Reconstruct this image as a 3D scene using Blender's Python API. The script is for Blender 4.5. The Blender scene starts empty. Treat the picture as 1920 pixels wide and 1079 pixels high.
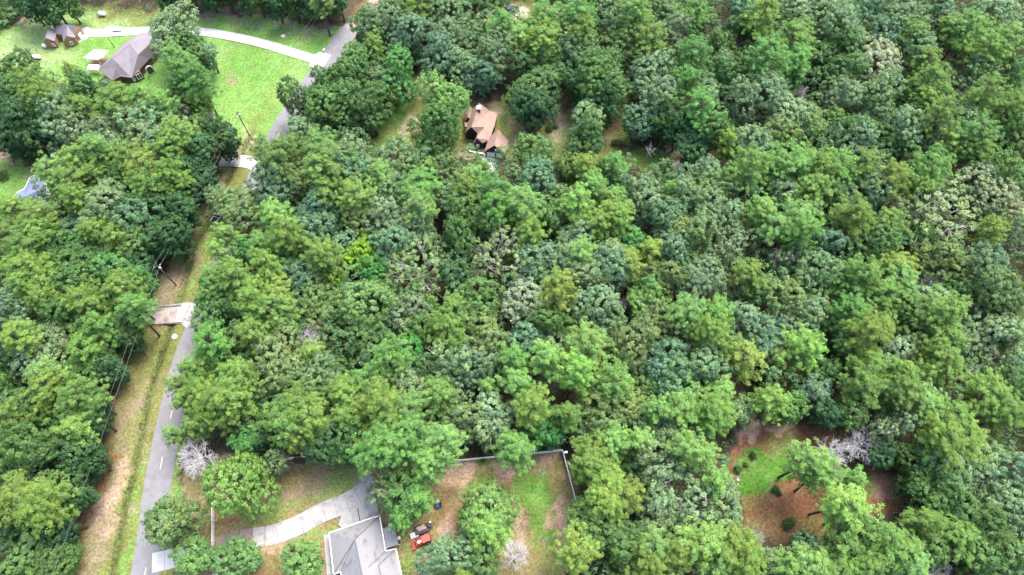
import bpy, math, random
import numpy as np
from mathutils import Vector, Matrix

# ------------------------------------------------------------------ camera, sky, sun, exposure
SC = bpy.context.scene
H, F = 165.0, 1300.0                       # drone height in metres, focal length in photo pixels
CXP, CYP, NAD = 960.0, 539.5, 640.5
TH = math.pi / 2 - math.atan(NAD / F)      # pitch below the horizon
CT, ST = math.cos(TH), math.sin(TH)
cam_d = bpy.data.cameras.new('camera')
cam = bpy.data.objects.new('camera', cam_d)
SC.collection.objects.link(cam)
cam.location = (0, 0, H)
cam.rotation_euler = (math.pi / 2 - TH, 0, 0)
cam_d.sensor_width = 36.0
cam_d.lens = F / 1920.0 * 36.0
cam_d.clip_end = 6000
SC.camera = cam

SUN_EL, SUN_AZ = math.radians(64), math.radians(40)      # azimuth clockwise from +Y
w = bpy.data.worlds.new('World'); SC.world = w; w.use_nodes = True
nt = w.node_tree; nt.nodes.clear()
sky = nt.nodes.new('ShaderNodeTexSky'); sky.sky_type = 'NISHITA'; sky.sun_disc = False
sky.sun_elevation = SUN_EL; sky.sun_rotation = SUN_AZ
sky.air_density = 1.0; sky.dust_density = 3.5; sky.ozone_density = 1.0
bg = nt.nodes.new('ShaderNodeBackground'); bg.inputs['Strength'].default_value = 0.135
wo = nt.nodes.new('ShaderNodeOutputWorld')
nt.links.new(sky.outputs[0], bg.inputs[0]); nt.links.new(bg.outputs[0], wo.inputs[0])
sd = bpy.data.lights.new('sun', 'SUN'); sd.energy = 1.3; sd.angle = math.radians(30); sd.color = (1.0, 0.975, 0.92)
sun = bpy.data.objects.new('sun', sd); SC.collection.objects.link(sun)
sdir = Vector((math.sin(SUN_AZ) * math.cos(SUN_EL), math.cos(SUN_AZ) * math.cos(SUN_EL), math.sin(SUN_EL)))
sun.rotation_euler = sdir.to_track_quat('Z', 'Y').to_euler()
SC.view_settings.view_transform = 'Standard'; SC.view_settings.look = 'None'
SC.view_settings.gamma = 1.0; SC.view_settings.use_curve_mapping = False
SC.view_settings.exposure = 2.2
SC.cycles.max_bounces = 4; SC.cycles.diffuse_bounces = 3; SC.cycles.glossy_bounces = 2
SC.cycles.transmission_bounces = 2; SC.cycles.volume_bounces = 0; SC.cycles.transparent_max_bounces = 4
SC.cycles.use_denoising = True
SC.cycles.caustics_reflective = False; SC.cycles.caustics_refractive = False

# ------------------------------------------------------------------ helpers
def at(x, y, z=0.0):
    """survey point: where the sight line of photo pixel x, y meets height z"""
    r = (x - CXP) / F; u = (CYP - y) / F
    t = (H - z) / (ST - CT * u)
    return (r * t, (CT + ST * u) * t, z)
def pix(X, Y, Z):
    d = Y * CT - (Z - H) * ST
    return CXP + F * X / d, CYP - F * (Y * ST + (Z - H) * CT) / d
def ppm(X, Y, Z): return F / (Y * CT - (Z - H) * ST)
def link(o): SC.collection.objects.link(o); return o
def tag(o, label=None, cat=None, group=None, kind=None):
    if label: o['label'] = label
    if cat: o['category'] = cat
    if group: o['group'] = group
    if kind: o['kind'] = kind
    return o
def empty(name, loc=(0, 0, 0), rz=0.0, label=None, cat=None, group=None):
    o = link(bpy.data.objects.new(name, None)); o.location = loc; o.rotation_euler = (0, 0, rz)
    o.empty_display_size = 0.2
    return tag(o, label, cat, group)
def copy_tree(o, parent=None):
    c = link(o.copy()); c.parent = parent
    for ch in list(o.children): copy_tree(ch, c)
    return c
class MB:
    """collects faces; build() links them as one mesh object"""
    def __init__(s): s.v = []; s.f = []
    def poly(s, pts):
        n = len(s.v); s.v += [tuple(p) for p in pts]; s.f.append(tuple(range(n, n + len(pts)))); return s
    def box(s, c, d, rz=0.0, taper=1.0):
        n = len(s.v); cs, sn = math.cos(rz), math.sin(rz)
        for z, k in ((-.5, 1.0), (.5, taper)):
            for a, b in ((-.5, -.5), (.5, -.5), (.5, .5), (-.5, .5)):
                x, y = a * d[0] * k, b * d[1] * k
                s.v.append((c[0] + x * cs - y * sn, c[1] + x * sn + y * cs, c[2] + z * d[2]))
        s.f += [tuple(n + i for i in q) for q in ((3, 2, 1, 0), (4, 5, 6, 7), (0, 1, 5, 4), (1, 2, 6, 5), (2, 3, 7, 6), (3, 0, 4, 7))]
        return s
    def bar(s, a, b, wd, th, up=(0, 0, 1)):
        a, b = Vector(a), Vector(b); d = (b - a).normalized(); u = Vector(up)
        x = d.cross(u)
        if x.length < 1e-4: x = d.cross(Vector((1, 0, 0)))
        x.normalize(); u = x.cross(d); n = len(s.v)
        for p in (a, b):
            for i, j in ((-1, -1), (1, -1), (1, 1), (-1, 1)): s.v.append(tuple(p + x * i * wd / 2 + u * j * th / 2))
        s.f += [tuple(n + i for i in q) for q in ((0, 1, 2, 3), (7, 6, 5, 4), (4, 5, 1, 0), (5, 6, 2, 1), (6, 7, 3, 2), (7, 4, 0, 3))]
        return s
    def tube(s, pts, rad, n=6, cap=True):
        base = len(s.v); pts = [Vector(p) for p in pts]
        if not hasattr(rad, '__len__'): rad = [rad] * len(pts)
        for i, p in enumerate(pts):
            d = (pts[min(i + 1, len(pts) - 1)] - pts[max(i - 1, 0)]).normalized()
            x = d.cross(Vector((0.13, 0.21, 1)));
            if x.length < 1e-3: x = d.cross(Vector((1, 0, 0)))
            x.normalize(); y = d.cross(x)
            for k in range(n):
                a = 2 * math.pi * k / n; s.v.append(tuple(p + (x * math.cos(a) + y * math.sin(a)) * rad[i]))
        for i in range(len(pts) - 1):
            for k in range(n):
                a, b = base + i * n + k, base + i * n + (k + 1) % n
                s.f.append((a, b, b + n, a + n))
        if cap:
            s.f.append(tuple(base + k for k in range(n))[::-1])
            s.f.append(tuple(base + (len(pts) - 1) * n + k for k in range(n)))
        return s
    def lathe(s, prof, n=16, c=(0, 0, 0)):
        base = len(s.v)
        for r, z in prof:
            for k in range(n):
                a = 2 * math.pi * k / n; s.v.append((c[0] + r * math.cos(a), c[1] + r * math.sin(a), c[2] + z))
        for i in range(len(prof) - 1):
            for k in range(n):
                a, b = base + i * n + k, base + i * n + (k + 1) % n
                s.f.append((a, b, b + n, a + n))
        s.f.append(tuple(base + k for k in range(n))[::-1])
        s.f.append(tuple(base + (len(prof) - 1) * n + k for k in range(n)))
        return s
    def prism(s, poly, z0, z1):
        n = len(poly); b = len(s.v)
        for z in (z0, z1): s.v += [(p[0], p[1], z) for p in poly]
        for i in range(n):
            j = (i + 1) % n; s.f.append((b + i, b + j, b + n + j, b + n + i))
        s.f.append(tuple(b + i for i in range(n))[::-1]); s.f.append(tuple(b + n + i for i in range(n)))
        return s
    def mesh(s, name):
        m = bpy.data.meshes.new(name); m.from_pydata(s.v, [], s.f); m.update(); return m
    def build(s, name, mat, parent=None, smooth=False, bevel=0.0):
        o = link(bpy.data.objects.new(name, s.mesh(name))); o.data.materials.append(mat); o.parent = parent
        if smooth: o.data.polygons.foreach_set('use_smooth', [True] * len(o.data.polygons))
        if bevel:
            b = o.modifiers.new('bevel', 'BEVEL'); b.width = bevel; b.segments = 2; b.limit_method = 'ANGLE'
        return o
def ccw(poly):
    a = sum(poly[i][0] * poly[(i + 1) % len(poly)][1] - poly[(i + 1) % len(poly)][0] * poly[i][1] for i in range(len(poly)))
    return list(poly) if a > 0 else list(poly)[::-1]

def mat(name, col, rough=0.7, var=0.15, scale=3.0, metal=0.0, spec=0.3, stain=None, stain_scale=0.4, stain_lo=0.55, bump=0.0, bscale=20.0, coat=0.0, stretch=None):
    m = bpy.data.materials.new(name); m.use_nodes = True; t = m.node_tree; N = t.nodes; L = t.links
    b = N['Principled BSDF']; b.inputs['Roughness'].default_value = rough; b.inputs['Metallic'].default_value = metal
    b.inputs['Specular IOR Level'].default_value = spec; b.inputs['Coat Weight'].default_value = coat
    tc = N.new('ShaderNodeTexCoord'); src = tc.outputs['Object']
    if stretch:
        mp = N.new('ShaderNodeMapping'); mp.inputs['Scale'].default_value = stretch; L.new(src, mp.inputs[0]); src = mp.outputs[0]
    nz = N.new('ShaderNodeTexNoise'); nz.inputs['Scale'].default_value = scale; nz.inputs['Detail'].default_value = 6
    L.new(src, nz.inputs['Vector'])
    mr = N.new('ShaderNodeMapRange'); mr.inputs[1].default_value = 0.25; mr.inputs[2].default_value = 0.75
    mr.inputs[3].default_value = 1 - var; mr.inputs[4].default_value = 1 + var; L.new(nz.outputs[0], mr.inputs[0])
    mx = N.new('ShaderNodeVectorMath'); mx.operation = 'SCALE'; mx.inputs[0].default_value = col; L.new(mr.outputs[0], mx.inputs['Scale'])
    out = mx.outputs[0]
    if stain:
        n2 = N.new('ShaderNodeTexNoise'); n2.inputs['Scale'].default_value = stain_scale; n2.inputs['Detail'].default_value = 8; n2.inputs['Roughness'].default_value = 0.65
        L.new(src, n2.inputs['Vector'])
        m2 = N.new('ShaderNodeMapRange'); m2.inputs[1].default_value = stain_lo; m2.inputs[2].default_value = stain_lo + 0.17; L.new(n2.outputs[0], m2.inputs[0])
        mm = N.new('ShaderNodeMix'); mm.data_type = 'RGBA'; L.new(m2.outputs[0], mm.inputs[0]); L.new(out, mm.inputs[6]); mm.inputs[7].default_value = (*stain, 1)
        out = mm.outputs[2]
    L.new(out, b.inputs['Base Color'])
    if bump:
        n3 = N.new('ShaderNodeTexNoise'); n3.inputs['Scale'].default_value = bscale; n3.inputs['Detail'].default_value = 4; L.new(src, n3.inputs['Vector'])
        bp = N.new('ShaderNodeBump'); bp.inputs['Strength'].default_value = bump; bp.inputs['Distance'].default_value = 0.05
        L.new(n3.outputs[0], bp.inputs['Height']); L.new(bp.outputs[0], b.inputs['Normal'])
    return m

def foliage_mat(name, transl=0.28):
    m = bpy.data.materials.new(name); m.use_nodes = True; t = m.node_tree; N = t.nodes; L = t.links; N.clear()
    oi = N.new('ShaderNodeObjectInfo'); at_ = N.new('ShaderNodeAttribute'); at_.attribute_name = 'leafv'
    mr = N.new('ShaderNodeMapRange'); mr.inputs[3].default_value = 0.66; mr.inputs[4].default_value = 1.50; L.new(at_.outputs['Fac'], mr.inputs[0])
    mx = N.new('ShaderNodeVectorMath'); mx.operation = 'SCALE'; L.new(oi.outputs['Color'], mx.inputs[0]); L.new(mr.outputs[0], mx.inputs['Scale'])
    tc = N.new('ShaderNodeTexCoord'); nz = N.new('ShaderNodeTexNoise'); nz.inputs['Scale'].default_value = .45; nz.inputs['Detail'].default_value = 3; L.new(tc.outputs['Object'], nz.inputs['Vector'])
    r2 = N.new('ShaderNodeMapRange'); r2.inputs[1].default_value = .32; r2.inputs[2].default_value = .68; L.new(nz.outputs[0], r2.inputs[0])
    hm_ = N.new('ShaderNodeMix'); hm_.data_type = 'RGBA'; hm_.inputs[6].default_value = (.86, .95, 1.05, 1); hm_.inputs[7].default_value = (1.18, 1.08, .86, 1); L.new(r2.outputs[0], hm_.inputs[0])
    m0 = N.new('ShaderNodeVectorMath'); m0.operation = 'MULTIPLY'; L.new(mx.outputs[0], m0.inputs[0]); L.new(hm_.outputs[2], m0.inputs[1]); mx = m0
    p = N.new('ShaderNodeBsdfPrincipled'); p.inputs['Roughness'].default_value = 0.65; p.inputs['Specular IOR Level'].default_value = 0.18
    L.new(mx.outputs[0], p.inputs['Base Color'])
    tr = N.new('ShaderNodeBsdfTranslucent')
    m2 = N.new('ShaderNodeVectorMath'); m2.operation = 'MULTIPLY'; m2.inputs[1].default_value = (1.15, 1.25, 0.55); L.new(mx.outputs[0], m2.inputs[0]); L.new(m2.outputs[0], tr.inputs[0])
    ms = N.new('ShaderNodeMixShader'); ms.inputs[0].default_value = transl; L.new(p.outputs[0], ms.inputs[1]); L.new(tr.outputs[0], ms.inputs[2])
    o = N.new('ShaderNodeOutputMaterial'); L.new(ms.outputs[0], o.inputs[0])
    return m

M = dict(
    leaf=foliage_mat('leaf'), needle=foliage_mat('needle', 0.22),
    bark=mat('bark', (.075, .062, .05), .9, .35, 4, bump=.5), palebark=mat('pale_bark', (.29, .27, .235), .85, .3, 3),
    dead_grey=mat('dead_wood_grey', (.38, .36, .37), .9, .25, 3), dead_white=mat('dead_wood_white', (.44, .425, .43), .9, .2, 3),
    asphalt=mat('asphalt', (.178, .173, .180), .9, .14, .7, stain=(.138, .134, .140), stain_scale=.3, stain_lo=.52, bump=.2, bscale=30),
    concrete=mat('concrete', (.30, .29, .285), .85, .14, .8, stain=(.17, .16, .15), stain_scale=.45, stain_lo=.52, bump=.15),
    concrete_pale=mat('concrete_pale', (.42, .415, .40), .85, .10, .8, stain=(.31, .30, .28), stain_scale=.4, stain_lo=.55),
    concrete_red=mat('concrete_clay_stained', (.22, .165, .16), .9, .12, .8, stain=(.16, .10, .085), stain_scale=.5, stain_lo=.5),
    concrete_dark=mat('concrete_dark', (.28, .245, .23), .9, .16, .8, stain=(.15, .125, .12), stain_scale=.35, stain_lo=.48),
    joint=mat('joint', (.08, .07, .06), .95, .2, 3),
    roof_brown=mat('shingle_brown', (.20, .176, .19), .9, .12, 6, stain=(.165, .145, .155), stain_scale=.35, stain_lo=.5, bump=.3, bscale=12),
    roof_tan=mat('shingle_tan', (.275, .19, .15), .9, .12, 5, stain=(.225, .15, .12), stain_scale=.5, stain_lo=.5, bump=.3, bscale=12),
    roof_grey=mat('shingle_grey', (.215, .21, .22), .9, .10, 5, stain=(.12, .115, .12), stain_scale=.6, stain_lo=.53, bump=.3, bscale=14, stretch=(1, .5, 1)),
    roof_blue=mat('shingle_blue_grey', (.145, .17, .245), .85, .08, 5),
    roof_dark=mat('shingle_grey_dark', (.115, .112, .118), .9, .15, 5), roof_navy=mat('roof_navy', (.13, .17, .32), .8, .1, 4),
    brick=mat('brick_brown', (.17, .095, .08), .9, .2, 8), brick_tan=mat('brick_tan', (.34, .19, .11), .9, .15, 8),
    black=mat('black_cladding', (.022, .022, .026), .7, .2, 5), white=mat('white_paint', (.80, .80, .80), .5, .04, 3),
    offwhite=mat('white_weathered', (.72, .72, .71), .7, .08, 2, stain=(.5, .49, .47), stain_scale=.6, stain_lo=.6),
    glass=mat('window_glass', (.035, .045, .055), .08, .2, 2, spec=.8), trim=mat('trim_cream', (.62, .60, .57), .6, .05, 3),
    wood_pole=mat('pole_wood', (.085, .066, .055), .95, .3, 5), metal_grey=mat('grey_metal', (.45, .46, .48), .4, .1, 3, metal=.5),
    wire=mat('aluminium_wire', (.34, .34, .34), .45, .05, 3, metal=.3), rubber=mat('rubber', (.02, .02, .02), .85, .2, 5),
    red=mat('red_paint', (.62, .045, .03), .35, .08, 3, coat=.3), orange=mat('orange_red_canopy', (.62, .075, .045), .45, .06, 3),
    dark_metal=mat('dark_metal', (.045, .047, .055), .5, .25, 4, metal=.3), lumber=mat('lumber', (.42, .27, .21), .85, .2, 4),
    yellow=mat('road_paint', (.72, .60, .30), .8, .2, 2), car_white=mat('car_white', (.8, .8, .8), .25, .03, 2, coat=.6),
    car_dark=mat('car_dark_blue', (.02, .03, .05), .2, .05, 2, coat=.6), chrome=mat('chrome', (.6, .6, .6), .25, .05, 2, metal=.9),
    brush=mat('dry_brush', (.26, .22, .21), .95, .3, 4), clay=mat('burnt_clay', (.30, .20, .15), .9, .2, 4),
    lens=mat('lamp_lens', (.75, .72, .6), .2, .05, 2), tail=mat('tail_lens', (.5, .02, .02), .25, .05, 2),
)
rng = np.random.default_rng(7); random.seed(7)

# ------------------------------------------------------------------ survey lines (photo pixels on the ground)
def spline(pts, n=8):
    P = [Vector(p) for p in pts]; out = []
    for i in range(len(P) - 1):
        p0, p1, p2, p3 = P[max(i - 1, 0)], P[i], P[i + 1], P[min(i + 2, len(P) - 1)]
        for k in range(n):
            t = k / n
            out.append(0.5 * ((2 * p1) + (p2 - p0) * t + (2 * p0 - 5 * p1 + 4 * p2 - p3) * t * t + (3 * p1 - p0 - 3 * p2 + p3) * t ** 3))
    return out + [P[-1]]
def off(line, d):
    out = []
    for i, p in enumerate(line):
        t = (line[min(i + 1, len(line) - 1)] - line[max(i - 1, 0)]).normalized(); out.append(p + Vector((t.y, -t.x, 0)) * d)
    return out
GP = lambda s, z=0.0: [at(*[float(k) for k in q.split(',')][:2], z) for q in s.split()]
ROADC = spline([(-80, -40, 0)] + GP('272,1075 297,900 330,742 372,610 516,265 620,108 660,55') + [(-30, 205, 0)], 8)
TRACK = GP('660,55 690,20 720,-20')
DITCH = spline(GP('205,1100 213,1053 233,947 248,893 263,813 283,727 297,680 313,630 343,540 363,470 385,420 425,340 445,300 470,250'), 6)
def poly_px(s): return np.array([p[:2] for p in GP(s)])
OPEN = [poly_px(s) for s in (
    '-80,160 -80,60 40,60 130,15 320,28 480,36 600,55 650,58 640,120 545,270 470,320 425,330 408,240 392,168 330,175 200,175 130,160 60,140',  # lawn
    '-60,330 30,285 110,275 100,330 90,385 20,385 -60,390',                                                                # west garden
    '120,1130 150,1010 215,760 285,560 415,330 430,280 520,270 395,590 345,740 330,900 315,1130',                           # road and verges
    '320,1130 345,880 400,850 500,850 690,838 850,858 1052,838 1090,960 1062,1130',                                         # fenced yard
    '1362,880 1385,800 1480,790 1570,805 1560,860 1600,900 1700,880 1710,960 1640,970 1560,1020 1500,1045 1410,990',          # clay clearing
    '690,285 730,190 800,130 870,190 960,190 1030,225 1070,200 1190,180 1175,240 1150,290 1230,275 1330,298 1240,315 1160,310 1000,300 850,300 760,290',  # house clearing
    '925,45 935,5 1060,0 1080,30 1000,55',
    '640,70 670,10 700,-30 740,-30 700,20 670,80')]
def in_poly(P, poly):
    x, y = P[:, 0], P[:, 1]; c = np.zeros(len(P), bool); n = len(poly)
    for i in range(n):
        x1, y1 = poly[i]; x2, y2 = poly[(i + 1) % n]
        k = ((y1 > y) != (y2 > y)) & (x < (x2 - x1) * (y - y1) / (y2 - y1 + 1e-12) + x1); c ^= k
    return c
def line_dist(P, line):
    d = np.full(len(P), 1e9)
    for a, b in zip(line[:-1], line[1:]):
        a = np.array(a[:2]); b = np.array(b[:2]); ab = b - a
        t = np.clip(((P - a) @ ab) / (ab @ ab + 1e-9), 0, 1); d = np.minimum(d, np.hypot(*(P - a - t[:, None] * ab).T))
    return d
def vnoise(x, y, sc, seed):
    r = np.random.default_rng(seed).random((64, 64)); u, v = x / sc, y / sc
    i, j = np.floor(u).astype(int), np.floor(v).astype(int); f, g = u - i, v - j; f = f * f * (3 - 2 * f); g = g * g * (3 - 2 * g)
    a, b, c, d = r[i % 64, j % 64], r[(i + 1) % 64, j % 64], r[i % 64, (j + 1) % 64], r[(i + 1) % 64, (j + 1) % 64]
    return (a * (1 - f) + b * f) * (1 - g) + (c * (1 - f) + d * f) * g
def fbm(x, y, sc, seed): return (vnoise(x, y, sc, seed) + .5 * vnoise(x, y, sc / 2, seed + 1) + .25 * vnoise(x, y, sc / 4, seed + 2)) / 1.75

# ------------------------------------------------------------------ ground
COL = dict(L=(.058, .050, .032), g=(.112, .232, .052), G=(.055, .160, .022), p=(.195, .265, .110), t=(.188, .158, .108), o=(.128, .152, .046),
           P=(.35, .25, .19), R=(.150, .076, .042), b=(.110, .076, .047), d=(.045, .09, .025), w=(.42, .40, .36), k=(.075, .062, .05), v=(.25, .20, .17), y=(.18, .155, .068))
def opening_mask(P):
    m = np.zeros(len(P), bool)
    for pl in OPEN: m |= in_poly(P, pl)
    return m.astype(float)
def build_ground():
    st = 0.75; xs = np.arange(-192, 192.1, st); ys = np.arange(-8, 208.1, st); nx, ny = len(xs), len(ys)
    X, Y = np.meshgrid(xs, ys); X = X.ravel(); Y = Y.ravel(); P = np.stack([X, Y], 1)
    C = np.tile(np.array(COL['L']), (len(X), 1)) * (0.7 + 0.6 * fbm(X, Y, 5, 3))[:, None]
    # pixel position of every ground point, for the survey of ground cover
    d = Y * CT + H * ST; U = CXP + F * X / d; V = CYP - F * (Y * ST - H * CT) / d
    jx = 34 * (fbm(X, Y, 6, 11) - .5) + 26 * (vnoise(X, Y, 1.6, 13) - .5); jy = 34 * (fbm(X, Y, 6, 21) - .5) + 26 * (vnoise(X, Y, 1.6, 23) - .5)
    def area(s, c, soft=1.5, amt=1.0):
        pl = poly_px(s); ins = in_poly(P + np.stack([(fbm(X, Y, 5, 31) - .5) * 5, (fbm(X, Y, 5, 41) - .5) * 5], 1), pl)
        C[ins] = C[ins] * (1 - amt) + np.array(COL[c]) * amt
    def spot(x, y, rx, ry, c, amt=1.0, rot=0.0):
        dx, dy = U + jx - x, V + jy - y; cs, sn = math.cos(rot), math.sin(rot)
        q = np.hypot((dx * cs + dy * sn) / rx, (-dx * sn + dy * cs) / ry)
        a = (np.clip((1.12 - q) / .34, 0, 1) * amt)[:, None]; C[:] = C * (1 - a) + np.array(COL[c]) * a
    # big lawn
    area('-80,160 -80,50 40,45 130,5 320,28 480,34 600,50 668,58 655,85 640,120 560,250 470,320 425,330 408,240 392,168 330,175 200,175 130,160 60,140', 'g')
    for a in ((60, 95, 90, 40, 'p', .75), (150, 40, 120, 25, 'p', .6), (30, 120, 60, 30, 'p', .8), (250, 28, 100, 14, 'o', .8), (230, 18, 60, 10, 'b', .45), (470, 40, 90, 13, 'p', .5), (600, 60, 60, 10, 'v', .5),
              (410, 28, 60, 7, 'v', .55), (520, 50, 60, 6, 'v', .6), (45, 38, 26, 8, 'v', .8), (432, 152, 14, 9, 't', .8), (470, 120, 45, 40, 'G', .4), (560, 150, 30, 50, 'p', .35, .6), (500, 210, 25, 60, 'o', .35, .6),
              (466, 262, 14, 16, 'P', .6), (448, 288, 22, 14, 't', .9), (425, 300, 14, 20, 'R', .8), (150, 85, 60, 12, 'G', .35), (255, 158, 40, 10, 'G', .5)): spot(*a)
    # west garden
    area('-60,330 30,285 110,272 100,330 90,385 20,385 -60,390', 'g')
    for a in ((20, 292, 40, 12, 'v', .9), (60, 288, 40, 14, 'k', .6), (100, 285, 25, 12, 'v', .7), (75, 268, 30, 8, 'R', .7), (5, 285, 12, 8, 'P', .7), (40, 312, 40, 10, 'o', .6), (140, 405, 9, 12, 'G', 1)): spot(*a)
    # verge west of the road
    area('120,1130 150,1010 215,760 285,560 415,330 430,290 520,270 395,590 345,740 330,900 315,1130', 'o')
    for a in ((160, 1000, 22, 130, 'R', .85, .22), (205, 820, 14, 130, 'R', .7, .22), (192, 980, 22, 110, 't', .9, .2), (205, 960, 20, 60, 'P', .6, .2), (222, 880, 13, 60, 't', .8, .2), (235, 760, 22, 70, 't', .65, .22),
              (225, 900, 15, 35, 'P', .55, .2), (250, 690, 30, 60, 'y', .7, .3), (272, 640, 18, 35, 'o', .8), (300, 600, 30, 24, 'b', .5), (318, 540, 24, 34, 't', .95, .5), (335, 515, 12, 26, 'P', .5, .5), (300, 575, 22, 16, 'v', .6),
              (352, 460, 14, 60, 't', .9, .45), (385, 395, 12, 45, 't', .95, .55), (415, 345, 12, 30, 't', .7, .6), (372, 450, 9, 50, 'g', .5, .45), (345, 545, 7, 30, 'g', .5, .4), (255, 960, 9, 140, 'g', .5, .12), (300, 760, 10, 80, 'o', .6, .2),
              (242, 1050, 10, 40, 'g', .7, .1), (330, 900, 14, 70, 'g', .75, .05), (360, 910, 14, 50, 't', .7), (365, 900, 10, 30, 'P', .4)): spot(*a)
    # fenced yard
    area('320,1130 345,880 400,850 500,850 690,838 850,858 1052,838 1090,960 1062,1130', 'y')
    for a in ((540, 905, 90, 40, 'y', .75, -.25), (590, 910, 60, 22, 't', .6, -.3), (640, 905, 60, 22, 'g', .65, -.4), (560, 940, 40, 12, 'o', .8), (520, 930, 60, 16, 't', .6, -.35), (500, 965, 80, 16, 'o', .6, -.2), (700, 868, 26, 14, 'P', .9), (740, 885, 26, 20, 'P', .6), (430, 960, 34, 26, 'R', .75),
              (420, 985, 30, 14, 'R', .8), (470, 985, 50, 9, 'o', .7, -.2), (520, 960, 70, 7, 'g', .4, -.25), (560, 870, 40, 12, 'b', .8), (590, 1000, 50, 14, 'o', .8, -.3), (612, 1000, 28, 12, 'g', .8, -.4), (540, 1020, 40, 26, 'P', .45), (500, 1065, 50, 30, 'R', .5), (560, 1060, 30, 20, 'b', .6),
              (870, 885, 34, 22, 'P', .9), (842, 905, 22, 22, 'P', .6), (955, 875, 34, 16, 'P', .95), (905, 860, 20, 9, 'G', .8), (912, 905, 34, 20, 'o', .9), (900, 915, 24, 14, 'g', .6), (940, 900, 18, 22, 'P', .7), (1030, 860, 30, 18, 'P', .75), (1040, 852, 22, 9, 'v', .6), (995, 905, 30, 30, 'G', .8),
              (1005, 940, 40, 30, 'G', .95), (1010, 940, 26, 20, 'g', .8), (1020, 1010, 22, 60, 'o', .9), (1014, 990, 18, 40, 'G', .7), (1055, 965, 24, 40, 'P', .95), (1048, 1000, 16, 50, 'P', .7), (990, 985, 14, 28, 'k', .55), (965, 990, 14, 30, 'v', .6), (1010, 883, 10, 8, 'w', .3), (1030, 1060, 26, 30, 'o', .7),
              (840, 960, 22, 40, 'R', .55), (845, 985, 16, 30, 'P', .6), (850, 1000, 12, 22, 'v', .8), (858, 925, 22, 14, 'k', .5), (780, 1050, 30, 26, 'o', .7), (765, 1040, 10, 60, 'g', .7), (800, 1055, 24, 18, 't', .5), (790, 1020, 34, 16, 'b', .5), (820, 1075, 24, 10, 'g', .7), (760, 920, 16, 40, 't', .6), (725, 950, 10, 30, 'w', .4)): spot(*a)
    # clay clearing at right
    area('1362,880 1385,800 1480,790 1570,805 1560,860 1620,900 1700,880 1715,960 1640,970 1560,1020 1500,1045 1410,990', 'R')
    for a in ((1440, 870, 60, 34, 'G', .95, -.3), (1410, 900, 34, 40, 'G', .9), (1475, 830, 40, 22, 'o', .8, -.3), (1405, 812, 30, 22, 'P', .9, -.5), (1475, 806, 34, 10, 'P', .8), (1530, 812, 36, 10, 'R', .8), (1455, 960, 44, 60, 'R', .8), (1440, 920, 14, 30, 't', .5), (1420, 1000, 24, 26, 't', .4), (1530, 985, 34, 16, 'o', .5), (1660, 915, 30, 26, 'P', .5), (1700, 930, 24, 16, 'P', .4), (1640, 880, 24, 26, 'b', .7), (1630, 915, 12, 24, 'g', .6)): spot(*a)
    # clearing of the gabled house
    area('690,285 730,190 800,130 870,190 960,190 1030,225 1070,200 1190,180 1175,240 1150,290 1230,275 1340,290 1330,305 1240,318 1160,312 1000,300 850,300 760,290', 'o')
    for a in ((735, 255, 44, 26, 'g', .7), (752, 215, 20, 36, 'g', .9), (765, 232, 12, 24, 'P', .7), (720, 270, 30, 10, 'g', .5), (800, 160, 24, 24, 'v', .6), (785, 172, 12, 12, 'P', .4), (950, 218, 18, 18, 'o', .9), (950, 222, 12, 14, 'g', .5), (975, 235, 26, 18, 'P', .5), (960, 200, 40, 10, 'v', .6), (1045, 235, 20, 30, 'v', .7),
              (1055, 262, 30, 18, 'g', .6), (985, 255, 30, 10, 'o', .7), (1165, 250, 20, 24, 'o', .8), (1175, 245, 12, 18, 'g', .6), (1200, 297, 44, 16, 'G', .95), (1235, 300, 34, 12, 'g', .5), (1265, 288, 40, 7, 'v', .7), (1150, 225, 26, 26, 'b', .6), (1290, 300, 40, 6, 'v', .6), (825, 285, 34, 12, 'o', .8), (905, 195, 40, 9, 'v', .6), (880, 290, 30, 8, 'v', .7)): spot(*a)
    area('925,45 935,5 1060,-10 1080,30 1000,55', 'o'); spot(970, 30, 26, 14, 'w', .95); spot(1010, 20, 24, 14, 'b', .5); spot(985, 35, 20, 8, 'P', .5); spot(1060, 75, 16, 20, 'w', .4)
    area('640,75 670,10 700,-40 740,-40 700,20 672,85', 'R', amt=.8); spot(650, 75, 14, 20, 'o', .6)
    spot(1820, 700, 30, 12, 'b', .6); spot(1080, 822, 40, 8, 'R', .7); spot(1110, 820, 20, 8, 'R', .6)
    # worn, weedy mottling of the open ground
    op = opening_mask(P); lw_ = 1 - .75 * in_poly(P, OPEN[0]) - .5 * in_poly(P, OPEN[4]) - .35 * in_poly(P, OPEN[3]); n1 = fbm(X, Y, 3.2, 91); n2 = fbm(X, Y, 7, 101); n3 = fbm(X, Y, 2.0, 111)
    for nn, c_, lo, am in ((n1, 'o', .54, .42), (n2, 't', .60, .28), (n3, 'y', .60, .35), (n2[::-1], 'v', .66, .35)):
        a = (np.clip((nn - lo) / .10, 0, 1) * am * op * lw_)[:, None]; C = C * (1 - a) + np.array(COL[c_]) * a
    # relief: roadside ditch, gentle unevenness
    Z = np.minimum(0.25 * (fbm(X, Y, 14, 61) - .75) + 0.08 * (fbm(X, Y, 3, 71) - .6), 0.0)
    rd = line_dist(P, ROADC); Z *= np.clip((rd - 4) / 3, 0, 1)
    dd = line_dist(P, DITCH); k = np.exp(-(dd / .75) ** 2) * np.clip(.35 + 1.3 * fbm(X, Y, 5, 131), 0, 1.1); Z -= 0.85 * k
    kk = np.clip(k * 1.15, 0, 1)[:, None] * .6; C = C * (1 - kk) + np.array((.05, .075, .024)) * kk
    C *= (0.82 + 0.36 * fbm(X, Y, 2.2, 81))[:, None]
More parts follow.
